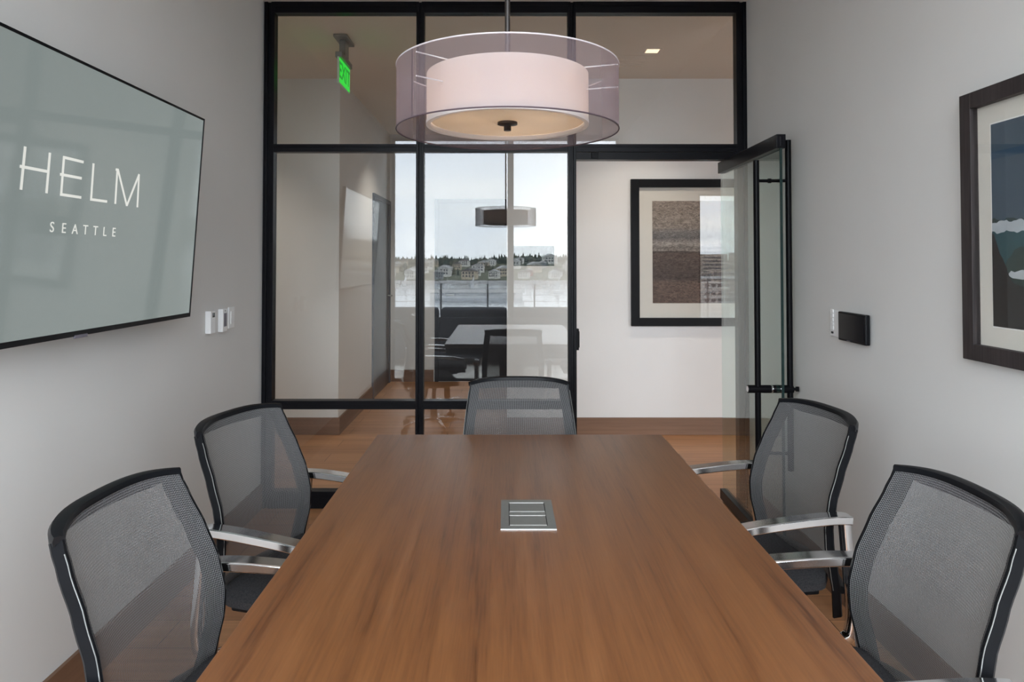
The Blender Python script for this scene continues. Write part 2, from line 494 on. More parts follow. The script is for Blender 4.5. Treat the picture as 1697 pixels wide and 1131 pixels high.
# window walls facing the lake
m_ = MB()
m_.box(XL - W, -1.32, YW - 0.10, YW, 0, CEIL).box(1.33, 3.15, YW - 0.10, YW, 0, CEIL)
m_.box(-1.32, 1.33, YW - 0.10, YW, 2.83, CEIL).box(3.15, 6.1, YW - 0.10, YW, 2.49, CEIL).box(6.1, 7.0, YW - 0.10, YW, 0, CEIL)
struct(m_.build('wall_back', MT['wall']))
def ext_window(name, x0, x1, z1, mull):
    r = sroot(name, (0, 0, 0))
    f = MB()
    t = 0.03
    f.box(x0, x0 + t, YW - 0.08, YW - 0.02, 0.012, z1).box(x1 - t, x1, YW - 0.08, YW - 0.02, 0.012, z1)
    f.box(x0, x1, YW - 0.08, YW - 0.02, z1 - t, z1).box(x0, x1, YW - 0.08, YW - 0.02, 0.0, 0.02)
    f.build('window_frame', MT['black'], r)
    for a, b_ in mull: MB().box(a, b_, YW - 0.08, YW - 0.02, 0.02, z1 - t).build('mullion', MT['black'], r)
    MB().box(x0 + t, x1 - t, YW - 0.055, YW - 0.045, 0.02, z1 - t).build('glass_pane', MT['win_glass'], r)
    return r
ext_window('window_2', -1.32, 1.33, 2.83, [(0.03, 0.10)])
ext_window('window_3', 3.15, 6.1, 2.49, [(4.6, 4.66)])

# baseboards
BH = 0.137
def baseb(name, x0, x1, y0, y1, mat):
    struct(MB().box(x0, x1, y0, y1, 0, BH).build(name, mat, bevel=0.002))
baseb('baseboard_left', XL, XL + 0.014, YW, YG - 0.03, MT['basey'])
baseb('baseboard_right', XR - 0.014, XR, YW, YG - 0.03, MT['basey'])
baseb('baseboard_far_left', -3.9, PX0 + 0.014, YF - 0.014, YF, MT['base'])
baseb('baseboard_far_right', PX1 - 0.0, 6.9, YF - 0.014, YF, MT['base'])
BDY = at(617, 500, 6.85); 
baseb('baseboard_passage_left', PX0, PX0 + 0.014, YF, 6.83, MT['basey'])
baseb('baseboard_passage_end', PX0, at(719, 500, YE).x, YE - 0.014, YE, MT['base'])
# joint line in the right-hand baseboard
# doors of the side passage
def slab_door(name, M_, w, h, mat, handle_at):
    r = sroot(name); r.matrix_world = M_
    MB().box(-w / 2, w / 2, -0.012, 0.0, 0.006, h).build('door_leaf', mat, r, bevel=0.002)
    f = MB(); f.box(-w / 2 - 0.045, -w / 2, -0.02, 0.0, 0, h + 0.045).box(w / 2, w / 2 + 0.045, -0.02, 0.0, 0, h + 0.045)
    f.box(-w / 2, w / 2, -0.02, 0.0, h, h + 0.045)
    f.build('door_frame', mat, r, bevel=0.002)
    hh = MB(); hx = handle_at
    hh.tube([(hx, -0.012, 1.0), (hx, -0.055, 1.0), (hx - 0.10 * math.copysign(1, hx), -0.055, 1.0)], 0.009, 10)
    hh.build('door_handle', MT['steel'], r, smooth=True)
    return r
# slate-blue door in the passage's left wall (faces +X)
ya, yb = 6.88, 7.80
slab_door('door_2', Matrix.Translation((PX0 + 0.001, (ya + yb) / 2, 0)) @ Matrix.Rotation(R(90), 4, 'Z'), yb - ya, 2.03, MT['door_blue'], 0.36)
xa, xb = at(727, 500, YE).x, 0.12
slab_door('door_3', Matrix.Translation(((xa + xb) / 2, YE - 0.001, 0)), xb - xa, 2.06, MT['door_dark'], -0.36)

# ================================================================ glazed partition (window_1)
zt = lambda v: at(837, v, YG).z
xl0, xl1 = GX(438), GX(455)
m1a, m1b = GX(690), GX(703)
m2a, m2b = GX(941), GX(954.5)
xr0, xr1 = GX(1220), XR
ZT0, ZT1 = zt(24), CEIL            # head
TR0, TR1 = zt(253), zt(240.5)      # transom rail
HD0 = zt(266)                      # header over the door
LR0, LR1 = zt(677), zt(663)        # low rail
BR1 = zt(812)
g = sroot('window_1')
yd0, yd1 = YG - 0.03, YG + 0.03
def post(a, b_, name='mullion'):
    q = (b_ - a) * 0.34
    mm = MB().box(a, a + q, yd0, yd1, 0, CEIL).box(b_ - q, b_, yd0, yd1, 0, CEIL).box(a + q, b_ - q, yd0 + 0.012, yd1 - 0.012, 0, CEIL)
    mm.build(name, MT['black_sat'], g, bevel=0.0012)
post(xl0, xl1, 'side_post'); post(m1a, m1b); post(m2a, m2b); post(xr0, xr1, 'side_post')
def rail(x0, x1, z0, z1, name):
    MB().box(x0, x1, yd0, yd1, z0, z1).box(x0, x1, yd0 - 0.004, yd0, z0 + (z1 - z0) * 0.62, z1).build(name, MT['black_sat'], g, bevel=0.001)
for a, b_ in ((xl1, m1a), (m1b, m2a), (m2b, xr0)):
    rail(a, b_, ZT0, ZT1 - 0.001, 'head_rail'); rail(a, b_, TR0, TR1, 'transom_rail')
    MB().box(a, b_, YG - 0.006, YG + 0.006, TR1, ZT0).build('glass_pane', MT['glass'], g)
for a, b_ in ((xl1, m1a), (m1b, m2a)):
    rail(a, b_, LR0, LR1, 'low_rail'); rail(a, b_, 0.0, BR1, 'bottom_rail')
    MB().box(a, b_, YG - 0.006, YG + 0.006, LR1, TR0).build('glass_pane', MT['glass'], g)
    MB().box(a, b_, YG - 0.006, YG + 0.006, BR1, LR0).build('glass_pane', MT['glass'], g)
# door header with its closer cover
hb = MB().box(m2b, xr0, yd0 - 0.005, yd1 + 0.005, HD0, TR0 - 0.004)
hb.build('door_header', MT['black_sat'], g, bevel=0.001)
MB().box(GX(979), GX(991), yd0 - 0.012, yd0 - 0.004, HD0 + 0.006, TR0 - 0.006).build('closer_cap', MT['black'], g, bevel=0.002)
# strike plate on the post beside the opening
MB().box(m2b - 0.002, m2b + 0.014, YG - 0.022, YG + 0.022, zt(580), zt(545)).box(m2b + 0.012, m2b + 0.018, YG - 0.015, YG + 0.015, zt(576), zt(549)).build('strike_plate', MT['black'], g, bevel=0.002)

# ================================================================ pivot door standing open along the right wall (door_1)
DA = Vector((at(1197, 500, 3.985).x, 3.985, 0))      # far end
DB = Vector((at(1297, 500, 3.085).x, 3.085, 0))      # near end, by the handles
dv = DB - DA; L = dv.length
ang = math.atan2(dv.y, dv.x)
dr = sroot('door_1', DA, ang)       # local +X runs from far end to near end; local +Y faces the right wall? (see sides below)
DT = at(1193, 270, 3.985).z; DR0 = at(1193, 288, 3.985).z
MB().box(0, L, -0.021, 0.021, DR0, DT).box(L - 0.001, L + 0.003, -0.006, 0.006, DR0 + 0.01, DT - 0.01).build('top_rail', MT['black_sat'], dr, bevel=0.002)
MB().box(0, L, -0.021, 0.021, 0.012, 0.068).build('bottom_rail', MT['black_sat'], dr, bevel=0.002)
dg = MB().box(0.004, L - 0.008, -0.006, 0.006, 0.06, DR0 + 0.01).build('glass_pane', MT['door_glass'], dr)
MB().box(L - 0.008, L - 0.004, -0.006, 0.006, 0.068, DR0).build('glass_edge', MT['edge'], dr)
# pull bars either side, near end
hx = L - 0.075
for s_, z1_, nm in ((-1, at(1263, 266, 3.16).z, 'pull_bar'), (1, at(1306, 230, 3.12).z, 'pull_bar')):
    y_ = s_ * 0.088 if s_ < 0 else 0.060
    MB().tube([(hx, y_, 0.42), (hx, y_, z1_)], 0.0135, 16).build(nm, MT['black'], dr, smooth=True)
zb = at(1285, 299, 3.14).z
c = MB()
c.tube([(hx, -0.088, zb), (hx, 0.060, zb)], 0.0075, 12).tube([(hx, -0.034, zb), (hx, -0.020, zb)], 0.011, 12)
c.tube([(hx, -0.088, 0.5), (hx, 0.060, 0.5)], 0.0075, 12)
c.build('standoff', MT['black'], dr, smooth=True)
zk = at(1285, 646.5, 3.14).z
lk = MB().tube([(hx, -0.135, zk), (hx, 0.072, zk)], 0.0185, 20)
lock = lk.build('lock_cylinder', MT['black'], dr, smooth=True)
MB().tube([(hx, -0.1365, zk), (hx, -0.1345, zk)], 0.014, 18).build('key_face', MT['chrome'], lock, smooth=True)
MB().tube([(hx, -0.030, zk), (hx, -0.022, zk)], 0.0192, 20).build('lock_ring', MT['chrome'], lock, smooth=True)
MB().tube([(hx, -0.0065, zk), (hx, 0.0065, zk)], 0.0192, 20).build('glass_gasket', MT['edge'], lock, smooth=True)
MB().tube([(hx, 0.07, zk), (hx, 0.088, zk)], 0.007, 12).box(hx - 0.004, hx + 0.004, 0.086, 0.100, zk - 0.011, zk + 0.011).build('thumb_turn', MT['black'], lock)

# ================================================================ ceiling bits beyond the glass
dl = thing('recessed_downlight', 'small square recessed downlight glowing warm in the corridor ceiling', 'ceiling light', (at(1081, 84, 1).x / 1, 0, 0))
pd = atz(1081, 84, CEIL)
dl.location = (pd.x, pd.y, CEIL)
f_ = MB(); a_, b2 = 0.056, 0.045
f_.box(-a_, a_, -a_, -b2, -0.004, 0).box(-a_, a_, b2, a_, -0.004, 0).box(-a_, -b2, -b2, b2, -0.004, 0).box(b2, a_, -b2, b2, -0.004, 0)
f_.build('trim_ring', MT['ceiling'], dl)
MB().box(-b2, b2, -b2, b2, -0.003, -0.001).build('lens', MT['lamp_glow'], dl)
def spot(loc, watts, name='downlight_beam', par=None, size=R(110), col=(1, 0.82, 0.62)):
    d = bpy.data.lights.new(name, 'SPOT'); d.energy = watts; d.spot_size = size; d.spot_blend = 0.7; d.color = col
    d.shadow_soft_size = 0.04
    o = bpy.data.objects.new(name, d); COL.objects.link(o)
    if par: o.parent = par; o.location = (0, 0, -0.012)
    else: o.location = loc
    return o
spot(None, 52, par=dl, col=(1, 0.89, 0.76))
index_kids()
for xx, yy, lb in ((-2.4, 4.77, 'added unseen downlight brightening the left end of the corridor'),
                   (-0.66, 6.7, 'added unseen downlight brightening the side passage'),
                   (3.3, 4.77, 'added unseen downlight brightening the corridor further right'),
                   (3.6, 2.2, 'added unseen downlight brightening the lounge right of the room')):
    o = copy_tree(dl); o.location = (xx, yy, CEIL); o['label'] = lb  # extra downlights out of view, added to lift the light beyond the glass
pv = atz(1040, 103, CEIL)
av = thing('ceiling_vent', 'faint slotted air vent in the corridor ceiling beside the pendant shade', 'vent', (pv.x, pv.y, CEIL))
vm = MB().box(-0.16, 0.16, -0.16, 0.16, -0.004, -0.001)
vm.build('vent_frame', MT['ceiling'], av, bevel=0.001)
vs_ = MB()
for k in range(5): vs_.box(-0.12, 0.12, -0.115 + k * 0.05, -0.09 + k * 0.05, -0.007, -0.004)
vs_.build('vent_slats', MT['ceiling'], av)

# exit sign hanging from the ceiling, edge-lit green panel faces across the corridor
XS = -1.07
s1, s2 = atx(561, 94, XS), atx(578.5, 112, XS)
zs1 = atx(561, 94, XS).z; zs0 = atx(561, 136, XS).z
ys0, ys1 = s1.y, s2.y
ex = thing('exit_sign', 'green lit exit sign hanging from the corridor ceiling', 'sign', (XS, (ys0 + ys1) / 2, CEIL))
hl = (ys1 - ys0) / 2; zA, zB = zs0 - CEIL, zs1 - CEIL
MB().box(-0.045, 0.045, -hl * 0.75, hl * 0.75, -0.02, 0).build('ceiling_canopy', MT['steel'], ex, bevel=0.004)
MB().box(-0.022, 0.022, -hl, hl, zB, zB + 0.035).box(-0.02, 0.02, -0.05, 0.05, zB + 0.035, -0.02).build('lamp_housing', MT['steel'], ex, bevel=0.003)
MB().box(-0.004, 0.004, -hl, hl, zA, zB).build('sign_panel', MT['exit_green'], ex)
fr = MB().box(-0.006, 0.006, -hl - 0.006, -hl, zA - 0.006, zB).box(-0.006, 0.006, hl, hl + 0.004, zA - 0.006, zB).box(-0.006, 0.006, -hl, hl, zA - 0.006, zA)
fr.build('clear_edge', plain('pale_acrylic', (0.55, 0.75, 0.58, 1), 0.3), ex)
Mx = Matrix(((0, 0, 1, 0.0045), (1, 0, 0, 0), (0, 1, 0, (zA + zB) / 2), (0, 0, 0, 1)))
text_mesh('sign_lettering', 'EXIT', 0.15, 1.0, MT['exit_letter'], ex, Mx, 0.0005, 0.002)

# ================================================================ wall art in the corridor
YA = YF
def art_far():
    z = lambda v: at(1130, v, YF - 0.03).z
    X = lambda u: at(u, 400, YF - 0.03).x
    x0, z1, z0 = X(1046), z(297), z(541)
    x1 = x0 + 1.02
    r = thing('framed_print', 'tall black framed brown and grey abstract print on the corridor wall', 'picture', ((x0 + x1) / 2, YF, z0))
    hw = (x1 - x0) / 2; H = z1 - z0; t = 0.066
    fm = MB().box(-hw, -hw + t, -0.035, 0, 0, H).box(hw - t, hw, -0.035, 0, 0, H).box(-hw + t, hw - t, -0.035, 0, 0, t).box(-hw + t, hw - t, -0.035, 0, H - t, H)
    fm.build('frame', MT['frame_black'], r, bevel=0.002)
    MB().box(-hw + t, hw - t, -0.012, -0.008, t, H - t).build('mat_board', MT['mat'], r)
    a0 = X(1082) - x0 - hw; pz0 = z(503) - z0; pz1 = z(333) - z0
    # print: cracked pale upper half over dark lower half
    m, n, l, b = new_mat('abstract_print')
    tc = n.new('ShaderNodeTexCoord'); sp = n.new('ShaderNodeSeparateXYZ'); l.new(tc.outputs['Object'], sp.inputs[0])
    hz = n.new('ShaderNodeMapRange'); hz.inputs['From Min'].default_value = pz0; hz.inputs['From Max'].default_value = pz1
    wv = noise_on(n, l, scale=(1, 1, 5), s=3, detail=6, dist=0.4)
    mul = n.new('ShaderNodeMath'); mul.operation = 'MULTIPLY_ADD'; mul.inputs[1].default_value = 0.035; l.new(wv.outputs['Fac'], mul.inputs[0]); l.new(sp.outputs[2], mul.inputs[2])
    l.new(mul.outputs[0], hz.inputs['Value'])
    base = ramp(n, l, hz.outputs[0], [(0.0, srgb(98, 84, 78)), (0.22, srgb(108, 94, 88)), (0.26, srgb(78, 72, 71)), (0.50, srgb(96, 85, 81)), (0.525, srgb(80, 76, 74)), (0.535, srgb(146, 140, 135)), (0.56, srgb(120, 116, 112)), (0.60, srgb(156, 151, 145)), (0.66, srgb(102, 101, 102)), (0.72, srgb(120, 118, 117)), (0.76, srgb(142, 134, 126)), (1.0, srgb(146, 136, 128))])
    g2 = noise_on(n, l, scale=(1, 1, 2.2), s=38, detail=9, dist=1.2)
    gr = ramp(n, l, g2.outputs['Fac'], [(0.32, (0.45, 0.44, 0.43, 1)), (0.5, (0.95, 0.94, 0.93, 1)), (0.68, (1.5, 1.49, 1.47, 1))])
    vo = n.new('ShaderNodeTexVoronoi'); vo.feature = 'DISTANCE_TO_EDGE'; vo.inputs['Scale'].default_value = 9
    wn_ = noise_on(n, l, s=6, detail=5)
    vadd = n.new('ShaderNodeMixRGB'); vadd.inputs[0].default_value = 0.35
    l.new(tc.outputs['Object'], vadd.inputs[1]); l.new(wn_.outputs['Color'], vadd.inputs[2]); l.new(vadd.outputs[0], vo.inputs['Vector'])
    cr = ramp(n, l, vo.outputs['Distance'], [(0.0, (0.45, 0.42, 0.4, 1)), (0.012, (1, 1, 1, 1))])
    m1 = n.new('ShaderNodeMix'); m1.data_type = 'RGBA'; m1.blend_type = 'MULTIPLY'; m1.inputs[0].default_value = 1
    l.new(base.outputs['Color'], m1.inputs[6]); l.new(gr.outputs['Color'], m1.inputs[7])
    m3 = n.new('ShaderNodeMix'); m3.data_type = 'RGBA'; m3.blend_type = 'MULTIPLY'; m3.inputs[0].default_value = 0.45
    l.new(m1.outputs[2], m3.inputs[6]); l.new(cr.outputs['Color'], m3.inputs[7])
    l.new(m3.outputs[2], b.inputs['Base Color']); b.inputs['Roughness'].default_value = 0.9
    MB().box(a0, -a0, -0.0135, -0.012, pz0, pz1).build('print', m, r)
    MB().box(-hw + t, hw - t, -0.022, -0.020, t, H - t).build('glazing', MT['pic_glass'], r)
art_far()

def art_right():
    XF = XR - 0.03
    p = atx(1592, 160, XF); q = atx(1597, 594, XF)
    y1 = (p.y + q.y) / 2; z1, z0 = p.z, q.z; y0 = y1 - 1.02
    # local frame: +x runs toward the camera along the wall, -y faces the room
    r = thing('framed_print', 'dark wood framed seascape print hanging on the right wall', 'picture', (XR, (y0 + y1) / 2, z0), R(-90))
    hw = (y1 - y0) / 2; H = z1 - z0; t = 0.046
    # local x = world -Y ; local -y = world -X
    fm = MB().box(-hw, -hw + t, -0.034, 0, 0, H).box(hw - t, hw, -0.034, 0, 0, H).box(-hw + t, hw - t, -0.034, 0, 0, t).box(-hw + t, hw - t, -0.034, 0, H - t, H)
    fm.build('frame', MT['frame_oak'], r, bevel=0.0015)
    MB().box(-hw + t, hw - t, -0.012, -0.008, t, H - t).build('mat_board', MT['mat'], r)
    XP = XR - 0.014
    ya_ = atx(1641, 207, XP); yb_ = atx(1641, 540, XP)
    a0 = (y0 + y1) / 2 - ya_.y; pz1, pz0 = ya_.z - z0, yb_.z - z0
    b_ = 0.004
    MB().box(a0 - b_, -a0 + b_, -0.0125, -0.012, pz0 - b_, pz1 + b_).build('mat_bevel', MT['mat_core'], r)
    pw, ph = -2 * a0, pz1 - pz0
    pm = MB()
    sky = plain('print_sky', srgb(66, 82, 96), 0.9, var=0.10, s=2.2)
    foam = plain('print_foam', srgb(176, 184, 190), 0.9, var=0.12, s=14)
    teal = plain('print_teal', srgb(28, 70, 78), 0.9, var=0.2, s=7)
    olive = plain('print_olive', srgb(30, 52, 50), 0.9, var=0.25, s=9)
    rock = plain('print_rock', srgb(17, 18, 21), 0.9, var=0.2, s=8)
    band = plain('print_band', srgb(48, 74, 96), 0.9, var=0.1, s=6)
    e = 0.0128
    def layer(poly, k, mi):
        pm.prism([(a0 + u * pw, pz0 + v * ph) for u, v in poly], -e - 0.0002 * k, -e + 0.0003 - 0.0002 * k, 'Y', mi)
    layer([(0, 0), (1, 0), (1, 1), (0, 1)], 0, 0)
    layer([(0, 0.825), (1, 0.83), (1, 0.865), (0, 0.862)], 1, 5)
    rnd = random.Random(5)
    def wavy(v, a, seed):
        q = random.Random(seed); return [(k / 90, v + a * math.sin(k * 0.9 + seed) + a * 0.6 * math.sin(k * 2.3) + q.uniform(-a, a) * 0.4) for k in range(91)]
    layer([(0, 0.0), (1, 0.0)] + list(reversed(wavy(0.525, 0.006, 1))), 2, 3)
    layer([(0, 0.0), (1, 0.0)] + list(reversed(wavy(0.515, 0.006, 4))), 3, 1)
    layer([(0, 0.0), (1, 0.0)] + list(reversed(wavy(0.462, 0.005, 2))), 4, 2)
    layer([(0.05, 0), (1, 0), (1, 0.30), (0.7, 0.36), (0.4, 0.33), (0.2, 0.37), (0.13, 0.39), (0.10, 0.375), (0.085, 0.345), (0.07, 0.33), (0.058, 0.30), (0.05, 0.26)], 5, 3)
    layer([(0.07, 0.255), (0.085, 0.275), (0.10, 0.268), (0.13, 0.28), (0.3, 0.27), (0.3, 0.24), (0.13, 0.235), (0.09, 0.24)], 6, 1)
    layer([(0, 0), (1, 0), (1, 0.12), (0.6, 0.14), (0.3, 0.17), (0.15, 0.195), (0.095, 0.215), (0.078, 0.245), (0.064, 0.29), (0.048, 0.335), (0.036, 0.355), (0.024, 0.40), (0.010, 0.452), (0, 0.46)], 7, 4)
    pm.build('print', [sky, foam, teal, olive, rock, band], r)
    MB().box(-hw + t, hw - t, -0.024, -0.022, t, H - t).build('glazing', MT['pic_glass'], r)
art_right()

# ================================================================ television on the left wall, tilted down
TB = atx(315, 525, -1.235)                     # lower right corner
TH, TW, TILT = 0.780, 1.38, 3.7
tv = thing('television', 'large black bezelled wall television showing white lettering on grey green', 'television', (TB.x, TB.y - TW / 2, TB.z), 0)
# local: x toward room, y along wall, z up ; tilt about the bottom edge
tv.rotation_euler = (0, R(TILT), 0)
MB().box(-0.028, -0.004, -TW / 2, TW / 2, 0, TH).build('housing', MT['plastic'], tv, bevel=0.003)
bz = 0.0085; bzb = 0.016
fb = MB().box(-0.006, 0.001, -TW / 2, -TW / 2 + bz, 0, TH).box(-0.006, 0.001, TW / 2 - bz, TW / 2, 0, TH).box(-0.006, 0.001, -TW / 2 + bz, TW / 2 - bz, TH - bz, TH).box(-0.006, 0.001, -TW / 2 + bz, TW / 2 - bz, 0, bzb)
fb.build('bezel', MT['plastic'], tv, bevel=0.001)
MB().box(-0.004, -0.001, -TW / 2 + bz, TW / 2 - bz, bzb, TH - bz).build('screen', MT['tv'], tv)
MB().box(-0.002, 0.003, -0.03, 0.03, -0.006, 0.004).build('logo_tab', MT['lcd'], tv, bevel=0.001)
MB().box(-0.118, -0.028, -0.25, 0.25, 0.05, 0.25).build('wall_bracket', MT['plastic'], tv)
# lettering strokes, found on the screen plane
tR = Matrix.Rotation(R(TILT), 4, 'Y'); tO = Vector(tv.location)
tn = tR @ Vector((1, 0, 0)); tz = tR @ Vector((0, 0, 1))
def onscreen(u, v):
    d = ray(u, v); o = Vector((0, 0, CAM_H))
    p = o + d * ((tO - o).dot(tn) / d.dot(tn)) - tO
    return p.y, p.dot(tz)
def Z8(x, y): return (x / 1470 * 260, 220 + y / 1131 * 200)
def stroke(st, p, q, w=0.0075):
    a = onscreen(*Z8(*p)); b_ = onscreen(*Z8(*q))
    st.bar((0.0, a[0], a[1]), (0.0, b_[0], b_[1]), w, 0.0014, up=Vector((1, 0, 0)))
for ltr in (((((237, 130), (197, 535)), ((468, 188), (436, 568)), ((188, 315), (452, 366)))),
            (((600, 222), (572, 592)), ((594, 230), (782, 276)), ((564, 390), (764, 428)), ((566, 578), (760, 608))),
            (((877, 288), (853, 635)), ((848, 625), (1002, 646))),
            (((1100, 348), (1080, 668)), ((1086, 346), (1112, 350)), ((1106, 348), (1188, 684)), ((1188, 684), (1304, 392)), ((1303, 390), (1287, 700)))):
    st = MB()
    for p, q in ltr: stroke(st, p, q)
    st.build('logo_letter', MT['tv_text'], tv)
for ch, (px_, py_) in zip('SEATTLE', ((487, 890), (598, 900), (702, 910), (800, 916), (894, 924), (981, 932), (1066, 938))):
    c0 = onscreen(*Z8(px_, py_))
    Mt = Matrix(((0, 0, 1, 0.0002), (1, 0, 0, c0[0]), (0, 1, 0, c0[1]), (0, 0, 0, 1)))
    text_mesh('small_letter', ch, 0.040, 1.0, MT['tv_text'], tv, Mt, 0.0004)

# ================================================================ wall controls
def on_left(name, label, u0, u1, v0, v1, th, cat):
    a = atx(u0, (v0 + v1) / 2, XL); y0 = a.y
    y1 = atx(u1, (v0 + v1) / 2, XL + th).y
    z1 = atx((u0 + u1) / 2, v0, XL + th / 2).z; z0 = atx((u0 + u1) / 2, v1, XL + th / 2).z
    r = thing(name, label, cat, (XL, (y0 + y1) / 2, (z0 + z1) / 2))
    return r, (y1 - y0) / 2, (z1 - z0) / 2
r, hy, hz = on_left('wall_sensor', 'white wall thermostat with small dark window, nearest the television', 340, 357, 515.5, 553, 0.026, 'thermostat')
MB().box(0, 0.026, -hy, hy, -hz, hz).build('housing', MT['white'], r, bevel=0.002)
MB().box(0.0255, 0.0268, -hy * 0.35, hy * 0.7, hz * 0.42, hz * 0.82).build('display', MT['screen_off'], r)
r, hy, hz = on_left('wall_thermostat', 'white thermostat with tall grey screen, middle of the three left wall controls', 361, 377, 512, 550, 0.024, 'thermostat')
MB().box(0, 0.024, -hy, hy, -hz, hz).build('housing', MT['white'], r, bevel=0.003)
MB().box(0.0235, 0.0248, -hy * 0.55, hy * 0.6, -hz * 0.55, hz * 0.62).build('display', MT['lcd'], r)
MB().tube([(0.0235, 0, hz * 0.82), (0.0245, 0, hz * 0.82)], 0.003, 10).build('status_light', MT['screen_off'], r)
r, hy, hz = on_left('light_switch', 'slim white rocker light switch plate nearest the glass partition', 378.5, 387.5, 509, 544, 0.007, 'switch')
hy = 0.036
MB().box(0, 0.007, -hy, hy, -hz, hz).build('wall_plate', MT['white'], r, bevel=0.002)
MB().box(0.006, 0.010, -hy * 0.45, hy * 0.45, -hz * 0.6, hz * 0.6).build('rocker', MT['white'], r, bevel=0.001)
# right wall: keypad and black touch panel
a = atx(1376, 535, XR - 0.006); b2_ = atx(1389, 535, XR - 0.006)
z1 = atx(1382, 515, XR - 0.006).z; z0 = atx(1382, 558, XR - 0.006).z
yk1 = a.y; yk0 = a.y - 0.074
r = thing('wall_keypad', 'white button keypad plate on the right wall behind the black touch panel', 'switch', (XR, (yk0 + yk1) / 2, (z0 + z1) / 2))
hz = (z1 - z0) / 2
MB().box(-0.007, 0, -0.037, 0.037, -hz, hz).build('wall_plate', MT['white'], r, bevel=0.002)
for k in range(5): MB().box(-0.010, -0.006, 0.006, 0.026, -hz * 0.5 + k * 0.018, -hz * 0.5 + k * 0.018 + 0.014).build('button', MT['white'], r, bevel=0.001)
MB().box(-0.0095, -0.006, 0.008, 0.024, -hz * 0.78, -hz * 0.62).build('indicator', MT['screen_off'], r)
XT = XR - 0.030
p = atx(1388, 516, XT); q = atx(1434, 574, XT)
z1 = p.z; z0 = atx(1388, 563, XT).z; y1, y0 = p.y, q.y
if y1 > yk0 + 0.02: pass
r = thing('touch_panel', 'black glass touch panel mounted on the right wall near the door', 'control panel', (XR, (y0 + y1) / 2, (z0 + z1) / 2))
hy, hz = (y1 - y0) / 2, (z1 - z0) / 2
MB().box(-0.029, -0.0105, -hy, hy, -hz, hz).box(-0.0105, 0, -hy * 0.8, hy * 0.6, -hz * 0.8, hz * 0.8).build('housing', MT['plastic'], r, bevel=0.004)
MB().box(-0.0303, -0.0285, -hy * 0.9, hy * 0.93, -hz * 0.86, hz * 0.88).build('screen', MT['screen_off'], r)
MB().box(-0.0306, -0.0290, -0.012 + hy * 0.2, 0.012 + hy * 0.2, -hz * 0.955, -hz * 0.90).build('logo_mark', MT['lcd'], r)

# scheduling tablet on the corridor side of the partition glass
p0 = at(851, 408, YG + 0.012); p1 = at(918.5, 441, YG + 0.012)
r = thing('scheduling_tablet', 'small black tablet mounted on the glass partition beside the door', 'tablet', ((p0.x + p1.x) / 2, YG + 0.0065, (p0.z + p1.z) / 2))
hx_, hz_ = (p1.x - p0.x) / 2, (p0.z - p1.z) / 2
MB().box(-hx_, hx_, 0, 0.016, -hz_, hz_).build('housing', MT['plastic'], r, bevel=0.002)
MB().box(-hx_ + 0.01, hx_ - 0.01, 0.0158, 0.0166, -hz_ + 0.01, hz_ - 0.01).build('screen', MT['screen_off'], r)

